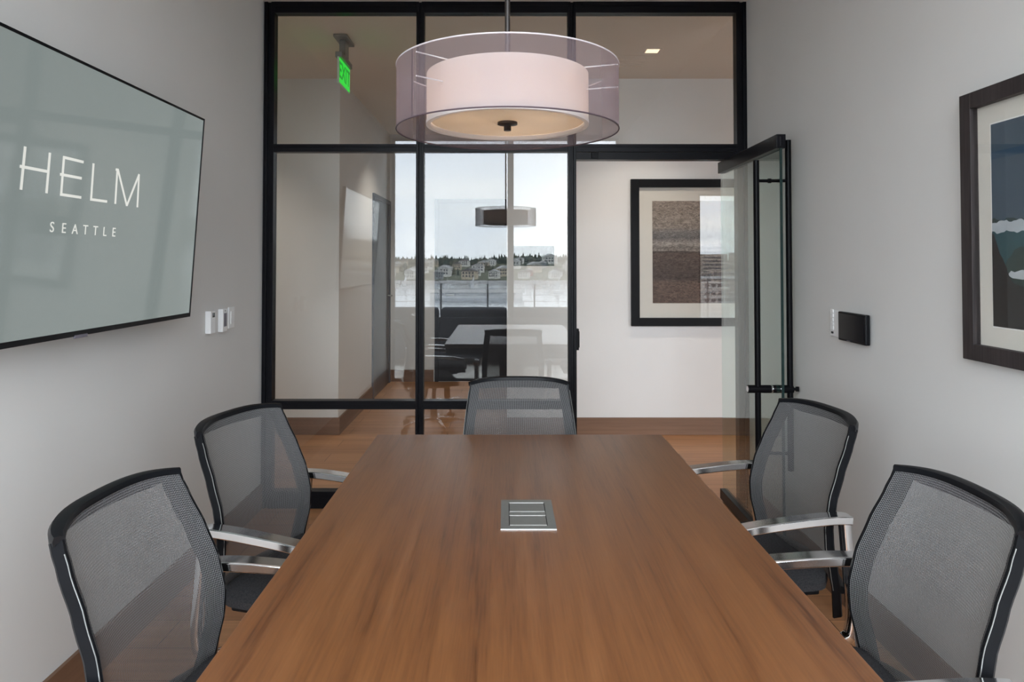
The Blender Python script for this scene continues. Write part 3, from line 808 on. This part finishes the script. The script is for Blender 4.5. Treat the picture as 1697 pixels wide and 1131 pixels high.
# ================================================================ pendant lamp
PC = (0.006, 1.67)
def pendant():
    r = thing('pendant_lamp', 'round pendant lamp, white drum inside a sheer mauve drum, above the table', 'lamp', (PC[0], PC[1], CEIL))
    Z = lambda z: z - CEIL
    ro, z0, z1 = 0.2705, Z(1.702), Z(1.856)
    ri, w0, w1 = 0.198, Z(1.716), Z(1.838)
    MB().lathe([(ro, z0), (ro, z1)], seg=128).build('sheer_shade', MT['sheer'], r, smooth=True)
    MB().tube([(ro * math.cos(2 * PI * k / 128), ro * math.sin(2 * PI * k / 128), z0) for k in range(128)], 0.0018, 6, loop=True).build('bottom_hoop', MT['rim'], r, smooth=True)
    MB().tube([(ro * math.cos(2 * PI * k / 128), ro * math.sin(2 * PI * k / 128), z1) for k in range(128)], 0.0018, 6, loop=True).build('top_hoop', MT['rim_lt'], r, smooth=True)
    sa = math.atan2(-0.62, -0.78); 
    MB().bar((ro * 1.002 * math.cos(sa), ro * 1.002 * math.sin(sa), z0), (ro * 1.002 * math.cos(sa), ro * 1.002 * math.sin(sa), z1), 0.003, 0.0008, up=Vector((math.cos(sa), math.sin(sa), 0))).build('seam', MT['rim'], r)
    MB().lathe([(ri, w0), (ri, w1), (ri - 0.004, w1), (ri - 0.004, w0)], seg=96, closed=True).build('inner_shade', MT['drum'], r, smooth=True)
    MB().lathe([(ri + 0.001, w0 - 0.001), (ri + 0.001, w0 + 0.008), (ri - 0.010, w0 + 0.008), (ri - 0.010, w0 - 0.001)], seg=96, closed=True).build('shade_lip', MT['drum'], r, smooth=True)
    MB().lathe([(0.0, w0 + 0.010), (ri - 0.0105, w0 + 0.010), (ri - 0.0105, w0 + 0.014), (0.0, w0 + 0.014)], seg=96).build('diffuser', MT['diffuser'], r, smooth=True)
    MB().lathe([(0, w0 - 0.012), (0.009, w0 - 0.012), (0.009, w0 + 0.000), (0.0245, w0 + 0.003), (0.0245, w0 + 0.009), (0, w0 + 0.009)], seg=32).build('finial', MT['bronze'], r, smooth=True)
    MB().tube([(0, 0, w0 + 0.02), (0, 0, -0.02)], 0.0065, 14).build('stem', MT['bronze'], r, smooth=True)
    MB().lathe([(0, -0.03), (0.05, -0.03), (0.062, -0.02), (0.065, 0), (0, 0)], seg=36).build('ceiling_canopy', MT['bronze'], r, smooth=True)
    sp = MB()
    for a in (sa + 0.06, sa + 0.06 + R(120), sa + 0.06 + R(240)):
        for zz in (z1 - 0.012, z1 - 0.065):
            sp.tube([(ri * math.cos(a), ri * math.sin(a), zz), (ro * math.cos(a), ro * math.sin(a), zz)], 0.0016, 6)
        sp.tube([(0.0, 0.0, z1 - 0.012), (ri * math.cos(a), ri * math.sin(a), z1 - 0.012)], 0.0016, 6)
    sp.build('spokes', MT['white'], r)
    for a in (R(200), R(80), R(-20)):
        x, y = 0.105 * math.cos(a), 0.105 * math.sin(a)
        b = MB().lathe([(0, w0 + 0.096), (0.012, w0 + 0.099), (0.009, w0 + 0.105), (0.008, w0 + 0.112), (0.008, w0 + 0.118), (0, w0 + 0.118)], c=(x, y, 0), seg=20).build('bulb', MT['lamp_glow'], r, smooth=True)
        d = bpy.data.lights.new('bulb_light', 'POINT'); d.energy = 0.7; d.color = (1, 0.72, 0.46); d.shadow_soft_size = 0.010
        o = bpy.data.objects.new('bulb_light', d); COL.objects.link(o); o.parent = r; o.location = (x, y, w0 + 0.068)
    return r
pendant()

# ================================================================ table
TZ = 0.75
ta = atz(627, 720.5, TZ); tb = atz(1095, 720.5, TZ)
tx0, tx1, ty1, ty0 = -0.466, 0.571, (ta.y + tb.y) / 2, 0.90
tcx, tcy = (tx0 + tx1) / 2, (ty0 + ty1) / 2
tab = thing('conference_table', 'long cherry wood conference table with satin veneer top', 'table', (tcx, tcy, 0))
hx_, hy_ = (tx1 - tx0) / 2, (ty1 - ty0) / 2
MB().box(-hx_, hx_, -hy_, hy_, TZ - 0.032, TZ).build('tabletop', MT['table'], tab, bevel=0.002)
ap = MB().box(-hx_ + 0.01, hx_ - 0.01, hy_ - 0.05, hy_ - 0.03, TZ - 0.085, TZ - 0.032)
ap.box(-0.12, 0.12, -hy_ + 0.2, hy_ - 0.05, TZ - 0.07, TZ - 0.032)
ap.build('under_frame', MT['black'], tab)
for s in (-1, 1):
    yb0 = s * (hy_ - 0.42)
    MB().box(-0.10, 0.10, yb0 - 0.035, yb0 + 0.035, 0.03, TZ - 0.07).build('pedestal', MT['black'], tab, bevel=0.004)
    MB().box(-0.22, 0.22, yb0 - 0.04, yb0 + 0.04, 0.0, 0.03).build('foot', MT['black'], tab, bevel=0.006)
# flush power box
q = [atz(831, 830, TZ), atz(914, 830, TZ), atz(829, 878.5, TZ), atz(922, 878.5, TZ)]
gx0, gx1 = (q[0].x + q[2].x) / 2, (q[1].x + q[3].x) / 2; gy1, gy0 = q[0].y, q[2].y
pb = thing('power_box', 'brushed silver flip lid power box set flush in the tabletop', 'power outlet', ((gx0 + gx1) / 2, (gy0 + gy1) / 2, TZ))
ax, ay = (gx1 - gx0) / 2, (gy1 - gy0) / 2
ix, iy = ax * 0.70, ay * 0.80
fm = MB()
for poly in ([(-ax, -ay), (ax, -ay), (ix, -iy), (-ix, -iy)], [(ax, -ay), (ax, ay), (ix, iy), (ix, -iy)], [(ax, ay), (-ax, ay), (-ix, iy), (ix, iy)], [(-ax, ay), (-ax, -ay), (-ix, -iy), (-ix, iy)]):
    fm.prism(poly, 0.0, 0.0022, 'Z')
fm.build('bezel', MT['steel'], pb, bevel=0.0003)
MB().box(-ax, ax, -ay - 0.0012, -ay, 0, 0.0024).build('front_edge', MT['steel_hi'], pb)
MB().box(-ix, ix, -iy, iy, 0.0, 0.0004).build('well', MT['gap'], pb)
cw = ix * 0.955
hb_ = iy * 0.16
MB().box(-cw, cw, hb_, iy * 0.965, 0.0004, 0.0020).box(-cw, cw, iy * 0.93, iy * 0.99, 0.0018, 0.0026, 1).box(-cw, cw, hb_, hb_ + 0.002, 0.0018, 0.0026, 1).build('lid', [MT['steel'], MT['steel_hi']], pb)
MB().box(-cw, cw, -iy * 0.965, -hb_, 0.0004, 0.0020).box(-cw, cw, -iy * 0.99, -iy * 0.93, 0.0018, 0.0026, 1).box(-cw, cw, -hb_ - 0.002, -hb_, 0.0018, 0.0026, 1).build('lid', [MT['steel'], MT['steel_hi']], pb)
MB().box(-cw * 1.02, cw * 1.02, -hb_ + 0.001, hb_ - 0.001, 0.0004, 0.0018).build('cable_bar', MT['steel'], pb)

# ================================================================ conference chairs
ZB0, ZB1 = 0.405, 0.888
def fwd(z):      # how far forward the back stands at height z (top = 0)
    P = [(0.40, 0.070), (0.46, 0.082), (0.54, 0.098), (0.60, 0.100), (0.68, 0.084), (0.76, 0.054), (0.84, 0.018), (0.888, -0.002)]
    for (a, fa), (b_, fb_) in zip(P, P[1:]):
        if z <= b_:
            t = (z - a) / (b_ - a); t = t * t * (3 - 2 * t) * 0.3 + t * 0.7
            return fa + (fb_ - fa) * t
    return P[-1][1]
def halfw(z):
    t = (z - ZB0) / (ZB1 - ZB0)
    return 0.205 + 0.022 * math.sin(PI * min(1, max(0, t * 0.85 + 0.15))) - 0.006 * t
def backp(s, z, off=0.0):
    zz = z - 0.012 * abs(s) ** 4 * ((z - ZB0) / (ZB1 - ZB0))
    return Vector((s * halfw(z), -0.305 + fwd(z) + 0.055 * abs(s) ** 2.6 + off, zz))
def make_chair():
    r = thing('conference_chair', 'x', 'chair')
    # mesh panel: open centre and doubled border
    def panel(s0, s1, z0, z1, off, ns=26, nz=26):
        mb = MB(); bm = mb.bm; uvl = bm.loops.layers.uv.new('UVMap'); G = []
        for j in range(nz + 1):
            z = z0 + (z1 - z0) * j / nz
            G.append([bm.verts.new(backp(s0 + (s1 - s0) * i / ns, z, off)) for i in range(ns + 1)])
        for j in range(nz):
            for i in range(ns):
                f = bm.faces.new((G[j][i], G[j][i + 1], G[j + 1][i + 1], G[j + 1][i]))
                for lp, (a, b_) in zip(f.loops, ((i, j), (i + 1, j), (i + 1, j + 1), (i, j + 1))):
                    lp[uvl].uv = ((s0 + (s1 - s0) * a / ns) * 0.235, z0 + (z1 - z0) * b_ / nz)
        return mb
    panel(-1.0, 1.0, ZB0, ZB1 - 0.002, 0).build('mesh_back', MT['mesh'], r, smooth=True, recalc=False)
    # deep black frame behind the mesh: outer wall and inward flange
    N = 30
    top = [backp(-1 + 2 * i / N, ZB1, 0.0) for i in range(N + 1)]
    MB().sweep(top, [[(0.003, -0.004), (0.0, -0.011), (-0.010 * DF, -0.014), (-0.024 * DF, -0.012), (-0.030 * DF, -0.004), (-0.030 * DF, 0.036 * QF), (-0.024 * DF, 0.036 * QF), (-0.022 * DF, 0.001), (0.003, 0.001)] for QF, DF in [(max(0.15, 1 - (abs(-1 + 2 * i / N)) ** 6), 1 - 0.45 * abs(-1 + 2 * i / N) ** 9) for i in range(N + 1)]], xs=Vector((0, 1, 0))).build('top_rail', MT['plastic'], r, smooth=True)
    for sd in (-1, 1):
        pts = [backp(sd, ZB1 + 0.004 - (ZB1 - ZB0) * k / 24, 0.0) for k in range(25)]
        pts += [Vector((sd * 0.205, -0.187, 0.36)), Vector((sd * 0.20, -0.192, 0.315))]
        L_ = [(0.003, 0.0), (0.004, -0.024), (0.0, -0.030), (-0.036, -0.030), (-0.036, -0.024), (-0.005, -0.022), (-0.003, 0.0)]
        rail_o = MB().sweep(pts, [(sd * a, b_) for a, b_ in L_], xs=Vector((1, 0, 0))).build('side_rail', MT['plastic'], r, smooth=True)
        pts = [backp(sd, ZB1 - 0.02 - (ZB1 - 0.02 - ZB0) * k / 24, -0.0015) + Vector((sd * 0.0035, 0, 0)) for k in range(25)]
        MB().tube(pts, 0.0012, 6).build('piping', MT['steel'], rail_o, smooth=True)
    MB().sweep([backp(-1 + 2 * i / 16, ZB0, -0.022) for i in range(17)], rrect(0.030, 0.022, 0.005, 2), xs=Vector((0, 1, 0))).build('bottom_rail', MT['plastic'], r, smooth=True)
    # seat: rounded cushion with a waterfall front
    sb = MB(); bm = sb.bm; n1, n2 = 18, 18; T = {}
    def sp(i, j, up):
        u, v = -1 + 2 * i / n1, -1 + 2 * j / n2
        k = 0.93; sx = u * math.sqrt(max(0, 1 - 0.5 * (v * k) ** 8)); sy = v * math.sqrt(max(0, 1 - 0.5 * (u * k) ** 8))
        e = max(abs(u), abs(v)); edge = 1 - e ** 6
        z = 0.452 + 0.012 * edge - 0.014 * (1 - abs(u)) * 0.5 - (0.03 * max(0, v - 0.5) ** 1.5) if up else 0.405 + 0.01 * (e ** 6)
        if up: z -= 0.018 * e ** 10
        return Vector((sx * 0.235, sy * 0.19 - 0.01, z))
    for up in (0, 1):
        for i in range(n1 + 1):
            for j in range(n2 + 1): T[(i, j, up)] = bm.verts.new(sp(i, j, up))
        for i in range(n1):
            for j in range(n2):
                q_ = (T[(i, j, up)], T[(i + 1, j, up)], T[(i + 1, j + 1, up)], T[(i, j + 1, up)])
                bm.faces.new(q_ if up else tuple(reversed(q_)))
    ring = [(i, 0) for i in range(n1)] + [(n1, j) for j in range(n2)] + [(i, n2) for i in range(n1, 0, -1)] + [(0, j) for j in range(n2, 0, -1)]
    for a, b_ in zip(ring, ring[1:] + ring[:1]):
        bm.faces.new((T[a + (0,)], T[b_ + (0,)], T[b_ + (1,)], T[a + (1,)]))
    sb.build('seat', MT['fabric'], r, smooth=True)
    MB().box(-0.20, 0.20, -0.15, 0.17, 0.385, 0.408).build('seat_pan', MT['plastic'], r, bevel=0.006)
    # loop arms of flat polished bar
    for sd in (-1, 1):
        X_ = sd * 0.265
        pts = smooth_path([(X_, 0.19, 0.603), (X_, 0.10, 0.620), (X_, -0.05, 0.632), (X_, -0.14, 0.636), (X_, -0.20, 0.634)], 5)
        arm_o = MB().sweep(pts, rrect(0.046, 0.024, 0.003, 1), xs=Vector((1, 0, 0))).build('armrest', MT['chrome'], r, smooth=True, bevel=0.001)
        pts = smooth_path([(X_, -0.187, 0.628), (X_, -0.197, 0.50), (X_, -0.208, 0.37), (X_, -0.203, 0.315), (X_, -0.192, 0.293), (X_ * 0.97, -0.165, 0.288), (X_ * 0.8, -0.11, 0.312), (X_ * 0.5, -0.08, 0.365)], 5)
        MB().sweep(pts, rrect(0.032, 0.024, 0.004, 2), xs=Vector((1, 0, 0))).build('arm_support', MT['chrome'], arm_o, smooth=True)
    MB().lathe([(0, 0.11), (0.028, 0.11), (0.028, 0.24), (0.017, 0.24), (0.017, 0.37), (0, 0.37)], seg=24).build('gas_lift', MT['plastic'], r, smooth=True)
    MB().box(-0.09, 0.09, -0.11, 0.10, 0.355, 0.387).build('tilt_mechanism', MT['plastic'], r, bevel=0.008)
    MB().lathe([(0, 0.075), (0.036, 0.078), (0.038, 0.115), (0.03, 0.125), (0, 0.125)], seg=24).build('base_hub', MT['chrome'], r, smooth=True)
    for k in range(5):
        a = R(90 + 72 * k + 10); dx, dy = math.cos(a), math.sin(a)
        pts = [(dx * d, dy * d, z) for d, z in ((0.02, 0.100), (0.10, 0.100), (0.20, 0.090), (0.285, 0.072))]
        prf = [rrect(0.040, 0.024, 0.008, 2), rrect(0.036, 0.022, 0.008, 2), rrect(0.03, 0.02, 0.007, 2), rrect(0.024, 0.018, 0.006, 2)]
        leg_o = MB().sweep(pts, prf).build('base_leg', MT['chrome'], r, smooth=True)
        cs = MB(); ca = a + 0.6
        ox, oy = dx * 0.285, dy * 0.285
        px, py = -math.sin(ca), math.cos(ca)
        for s in (-1, 1):
            cs.tube([(ox + px * s * 0.010, oy + py * s * 0.010, 0.027), (ox + px * s * 0.024, oy + py * s * 0.024, 0.027)], 0.027, 18)
        cs.tube([(ox - px * 0.012, oy - py * 0.012, 0.027), (ox + px * 0.012, oy + py * 0.012, 0.027)], 0.008, 8)
        cs.tube([(ox, oy, 0.03), (ox, oy, 0.07)], 0.007, 8)
        cs.build('caster', MT['plastic'], leg_o, smooth=True)
    return r
chair0 = make_chair()
index_kids()
CH = [  # x, y, facing (dx, dy), label
    ((-0.535, 1.428), (0.9985, -0.055), 'black mesh conference chair at the left of the table, closest to the viewer'),
    ((-0.585, 2.120), (0.965, -0.262), 'black mesh conference chair on the left, between the near left chair and the glass partition'),
    ((0.690, 1.465), (-1.0, 0.0), 'black mesh conference chair at the right of the table, closest to the viewer'),
    ((0.765, 2.238), (-0.990, -0.139), 'black mesh conference chair on the right, standing in front of the open glass door'),
    ((0.058, 2.555), (0.0, -1.0), 'black mesh conference chair at the far end of the table, back to the partition'),
]
for k, (p, d, lb) in enumerate(CH):
    o = chair0 if k == 0 else copy_tree(chair0)
    o.location = (p[0], p[1], 0); o.rotation_euler = (0, 0, math.atan2(-d[0], d[1])); o['label'] = lb
    o['group'] = 'chairs around the conference table'

# ================================================================ outside, seen mirrored in the glass
ZD = -0.04       # terrace deck
VY = lambda depth: 2 * YG - depth
deck = MB().box(-5.0, 7.0, -3.25, YW - 0.10, ZD - 0.15, ZD)
struct(deck.build('terrace_deck', plain('pale_terrace_tile', (0.50, 0.49, 0.46, 1), 0.8, var=0.06, s=3)))
# railing: cable rail with flat top
YR = VY(10.6)
rl = thing('cable_railing', 'metal terrace railing with thin horizontal cables and flat pale top rail', 'railing', (0, YR, ZD))
rail_m = plain('pale_rail_paint', (0.82, 0.83, 0.85, 1), 0.4)
post_m = plain('grey_post_paint', (0.12, 0.13, 0.14, 1), 0.4)
MB().box(-5, 7, -0.035, 0.035, 1.08, 1.125).build('top_rail', rail_m, rl)
cb = MB()
for k in range(10): cb.tube([(-5, 0, 0.12 + k * 0.098), (7, 0, 0.12 + k * 0.098)], 0.006, 6)
cb.build('cables', rail_m, rl)
for k in range(16):
    x = at(733, 480, 10.6).x - 4 * 0.73 + k * 0.725
    MB().box(x - 0.012, x + 0.012, -0.02, 0.02, 0, 1.085).build('post', post_m, rl)
# dark outdoor sofa, back to the window
cush = plain('charcoal_outdoor_cloth', (0.022, 0.026, 0.036, 1), 0.85, var=0.2, s=40)
sf = thing('outdoor_sofa', 'long charcoal outdoor sofa on the terrace, mirrored in the glass partition', 'sofa', (-0.42, VY(9.55), ZD))
for k in range(3):
    MB().box(-1.42 + k * 0.95, -0.50 + k * 0.95, -0.06, 0.16, 0.40, 0.79).build('back_cushion', cush, sf, bevel=0.06, seg=4)
    MB().box(-1.42 + k * 0.95, -0.50 + k * 0.95, -0.85, -0.06, 0.26, 0.42).build('seat_cushion', cush, sf, bevel=0.04, seg=3)
MB().box(-1.46, 1.46, -0.9, 0.20, 0.10, 0.26).box(-1.46, 1.46, 0.16, 0.21, 0.26, 0.66).build('sofa_frame', cush, sf, bevel=0.01)
for x in (-1.38, 1.38):
    for y in (-0.84, 0.15): MB().box(x - 0.03, x + 0.03, y - 0.03, y + 0.03, 0, 0.10).build('leg', MT['black'], sf)
# white wicker armchairs with open woven backs
wick = plain('white_wicker', (0.62, 0.62, 0.60, 1), 0.6)
def wicker():
    r = thing('wicker_armchair', 'x', 'armchair', (0, 0, ZD))
    bm_ = MB()
    for k in range(22): bm_.bar((-0.34 + k * 0.0324, 0.30, 0.36), (-0.34 + k * 0.0324, 0.36, 0.86), 0.009, 0.009)
    for k in range(16): bm_.bar((-0.345, 0.304 + k * 0.0038, 0.37 + k * 0.032), (0.345, 0.304 + k * 0.0038, 0.37 + k * 0.032), 0.009, 0.009)
    bm_.build('woven_back', wick, r)
    MB().tube([(-0.35, 0.29, 0.0), (-0.35, 0.30, 0.36), (-0.35, 0.365, 0.87), (0.35, 0.365, 0.87), (0.35, 0.30, 0.36), (0.35, 0.29, 0.0)], 0.014, 8).build('frame', wick, r)
    MB().box(-0.35, 0.35, -0.36, 0.30, 0.27, 0.32).build('seat_shell', wick, r, bevel=0.01)
    MB().box(-0.33, 0.33, -0.34, 0.28, 0.32, 0.42).build('seat_cushion', plain('grey_cushion', (0.35, 0.35, 0.35, 1), 0.9), r, bevel=0.03, seg=3)
    for s in (-1, 1):
        MB().box(s * 0.35 - 0.03, s * 0.35 + 0.03, -0.36, 0.29, 0.32, 0.58).build('arm', wick, r, bevel=0.01)
        MB().box(s * 0.33 - 0.015, s * 0.33 + 0.015, -0.35, -0.32, 0, 0.27).build('leg', wick, r)
    return r
index_kids()
w0_ = wicker(); index_kids()
w0_.location = (at(690, 500, 10.2).x - 1.05, VY(10.05), ZD); w0_.rotation_euler.z = R(20)
w0_['label'] = 'white woven armchair beside the railing, left one in the mirrored terrace'
w1_ = copy_tree(w0_); w1_.location = (1.62, VY(9.3), ZD); w1_.rotation_euler.z = R(-8)
w1_['label'] = 'white woven armchair nearer the window, right one in the mirrored terrace'
w0_['group'] = w1_['group'] = 'white woven terrace armchairs'

# lake, far shore and hillside
LZ = -16.0
water = plain('lake_water', (0.10, 0.13, 0.17, 1), 0.12, var=0.15, s=0.05)
o = struct(MB().box(-1500, 1500, -640, -25, LZ - 1, LZ).build('lake', water))
rn = random.Random(11)
def hill_z(x, y):
    t = min(1, max(0, (-y - 625) / 330)); t = t * t * (3 - 2 * t)
    return LZ + 0.3 + t * (15.5 + 2.5 * math.sin(x * 0.013 + 1) + 1.5 * math.sin(x * 0.041))
hm = MB(); bm = hm.bm; G = []
for j in range(16):
    y = -622 - j * 26
    G.append([bm.verts.new((x_ * 25 - 1000, y, hill_z(x_ * 25 - 1000, y))) for x_ in range(81)])
for j in range(15):
    for i in range(80): bm.faces.new((G[j][i], G[j][i + 1], G[j + 1][i + 1], G[j + 1][i]))
struct(hm.build('hillside', plain('hill_grass', (0.075, 0.085, 0.05, 1), 0.95, var=0.3, s=0.05)))
HK = [('pale_siding', (0.70, 0.69, 0.66, 1), 'small pale sided house among the trees across the lake'),
      ('brick_siding', (0.36, 0.13, 0.10, 1), 'small brick red house among the trees across the lake'),
      ('cream_siding', (0.55, 0.47, 0.36, 1), 'small cream house among the trees across the lake'),
      ('grey_siding', (0.28, 0.30, 0.32, 1), 'small grey house among the trees across the lake')]
roof_m = [plain('pale_roof', (0.42, 0.42, 0.42, 1), 0.8), plain('dark_roof', (0.12, 0.11, 0.11, 1), 0.8)]
win_m = plain('house_window', (0.03, 0.04, 0.05, 1), 0.2)
HP = []; HINFO = []; HOUSE_AT = []
for nm, c_, lb in HK:
    wm = plain(nm, c_, 0.8, var=0.03)
    for rm in roof_m:
        r = thing('lakeside_house', lb, 'house', group='houses on the far shore, ' + nm.replace('_siding', ''))
        MB().box(-5, 5, -4, 4, -3, 5.5).build('wall', wm, r)
        MB().prism([(-5.6, 5.5), (5.6, 5.5), (0, 8.4)], -4.5, 4.5, 'Y').build('roof', rm, r)
        wv_ = MB()
        for i in range(4):
            for j in range(2): wv_.box(-4.2 + i * 2.3, -2.9 + i * 2.3, 4.0, 4.08, 0.6 + j * 2.6, 2.2 + j * 2.6)
        wv_.build('window', win_m, r)
        HP.append(r); HINFO.append((nm.replace('_siding', '').replace('brick', 'brick red'), 'pale' if rm is roof_m[0] else 'dark'))
index_kids()
spots = []
for k in range(84):
    ang_ = R(-20 + 40 * (k + rn.uniform(-.4, .4)) / 83)
    dist = (652, 700, 748, 796, 844)[k % 5] + rn.uniform(-8, 8)
    if 70 < dist * math.tan(ang_) < 300 and dist < 690: dist = 700 + rn.uniform(-6, 6)
    X__ = dist * math.tan(ang_)
    if any(abs(X__ - a_[0]) < 20 and abs(dist + a_[1]) < 16 for a_ in spots): continue
    spots.append((X__, -dist, rn.random()))
for k, (x, y, q) in enumerate(spots):
    pi_ = k if k < len(HP) else [0, 1, 0, 4, 5, 2, 0, 6][rn.randrange(8)]
    o = HP[pi_] if k < len(HP) else copy_tree(HP[pi_])
    s = rn.uniform(0.75, 1.3)
    o.location = (x, y, hill_z(x, y) + 1.5); o.scale = (s * rn.uniform(.9, 1.35), s, s); o.rotation_euler.z = rn.uniform(-.4, .4)
    HOUSE_AT.append((x, y))
    nm_, rf_ = HINFO[pi_]
    sz = 'large' if s > 1.2 else 'small'
    o['label'] = '%s %s house with %s roof among the trees across the lake' % (sz, nm_, rf_)
    o['group'] = '%s %s houses with %s roofs across the lake' % (sz, nm_, rf_)
tm = MB(); bm = tm.bm
def add_tree(x, y, h, w, conif):
    z = hill_z(x, y); k = 6
    lv = [(0.0, 0.55), (0.25, 1.0), (0.6, 0.72), (0.85, 0.38)] if not conif else [(0.05, 0.8), (0.12, 1.0), (0.5, 0.55), (0.8, 0.22)]
    rings = []
    for t, s in lv:
        rings.append([bm.verts.new((x + w * s * math.cos(2 * PI * q / k + t * 3) * rn.uniform(.8, 1.2), y + w * s * math.sin(2 * PI * q / k + t * 3) * rn.uniform(.8, 1.2), z + h * t)) for q in range(k)])
    tip = bm.verts.new((x, y, z + h)); mi = 0 if rn.random() < .65 else 1
    for a, b_ in zip(rings, rings[1:]):
        for q in range(k): bm.faces.new((a[q], a[(q + 1) % k], b_[(q + 1) % k], b_[q])).material_index = mi
    for q in range(k): bm.faces.new((rings[-1][q], rings[-1][(q + 1) % k], tip)).material_index = mi
for k in range(6500):
    x = rn.uniform(-620, 620); y = -632 - rn.random() ** 0.8 * 350
    if any(abs(x - hx0) < 17 and -16 < y - hy0 < 28 for hx0, hy0 in HOUSE_AT): continue
    if 70 < x < 300 and y > -665: continue
    con = rn.random() < 0.35
    h = rn.uniform(3.5, 7.5) if not con else rn.uniform(6, 12)
    if y > -670: h *= 0.55
    add_tree(x, y, h, h * (0.42 if not con else 0.22), con)
o = tm.build('hillside_trees', [plain('dark_conifer', (0.035, 0.055, 0.045, 1), 0.95, var=0.3, s=0.3), plain('bare_olive_trees', (0.11, 0.11, 0.075, 1), 0.95, var=0.3, s=0.3)], recalc=False)
o['kind'] = 'stuff'; o['label'] = 'dense trees covering the hillside across the lake'; o['category'] = 'trees'
# taller blocks on the shore to one side (they show in the mirrored television)
towers = [(150, -560, 20, 30), (185, -560, 22, 24), (120, -585, 18, 20), (225, -590, 26, 26), (95, -600, 16, 15), (265, -590, 20, 18)]
tw_m = [plain('tower_concrete', (0.50, 0.47, 0.43, 1), 0.8), plain('tower_tan', (0.38, 0.32, 0.26, 1), 0.8)]
tl = ['wide pale apartment block on the far shore, tallest of the row', 'tan apartment block beside the tallest shore block', 'narrow pale apartment block left of the tallest shore block',
      'broad tan block set back behind the shore row', 'low pale block at the start of the shore row', 'low tan block at the far end of the shore row']
for k, (x, y, w_, h_) in enumerate(towers):
    r = thing('apartment_block', tl[k], 'building', (x, y - 38, LZ), group='apartment blocks on the far shore')
    MB().box(-w_ / 2, w_ / 2, -8, 8, 0, h_).build('wall', tw_m[k % 2], r)
    wv_ = MB(); nf = int(h_ / 3.2)
    for j in range(nf): wv_.box(-w_ / 2 + 1, w_ / 2 - 1, 8.0, 8.15, 1.2 + j * 3.2, 2.6 + j * 3.2)
    wv_.build('window', win_m, r)
for k, (sl, dd, w_, h_) in enumerate(((0.195, 250, 13, 10), (0.225, 300, 16, 13), (0.255, 255, 12, 9), (0.205, 360, 18, 14), (0.24, 400, 20, 15), (0.285, 330, 16, 12), (0.31, 270, 12, 9), (0.335, 370, 18, 13), (0.18, 430, 16, 14))):
    tan = k % 2
    r = thing('waterfront_block', ('tan' if tan else 'pale') + ' low waterfront block mirrored at the edge of the lake view', 'building', (sl * dd, -dd, LZ), rn.uniform(-.3, .3), ('tan' if tan else 'pale') + ' low waterfront blocks')
    MB().box(-w_ / 2, w_ / 2, -6, 6, 0, h_).build('wall', tw_m[tan], r)
    wv_ = MB()
    for j in range(int(h_ / 3)):
        for q in range(int(w_ / 3)): wv_.box(-w_ / 2 + 0.8 + q * 3, -w_ / 2 + 2.8 + q * 3, 6.0, 6.1, 1.0 + j * 3, 2.5 + j * 3)
    wv_.build('window', win_m, r)
# sail boats and long white dock roofs
def boat(): 
    r = thing('sailboat', 'small white sailboat out on the lake', 'boat', group='white sailboats on the lake')
    MB().prism([(-3.2, 0.9), (-2.6, 0), (2.4, 0), (3.8, 0.9)], -0.9, 0.9, 'Y').build('hull', MT['white'], r)
    MB().prism([(-2.2, 1.6), (0.5, 1.6), (0.5, 8.5)], -0.03, 0.03, 'Y').box(0.48, 0.56, -0.04, 0.04, 0.9, 9).build('sail', MT['white'], r)
    return r
b0 = boat(); index_kids()
for k, (u, dep) in enumerate(((784, 420), (740, 360), (925, 380), (672, 450))):
    o = b0 if k == 0 else copy_tree(b0)
    o.location = (at(u, 470, dep).x, VY(dep), LZ)
dk = thing('boathouse', 'long low white boathouse roof on the near side of the lake', 'building', (at(790, 490, 330).x, VY(330), LZ))
MB().box(-22, 22, -5, 5, 0, 2.6).build('wall', MT['white'], dk)
MB().prism([(-5.6, 2.6), (5.6, 2.6), (0, 4.0)], -23, 23, 'X').build('roof', roof_m[0], dk)
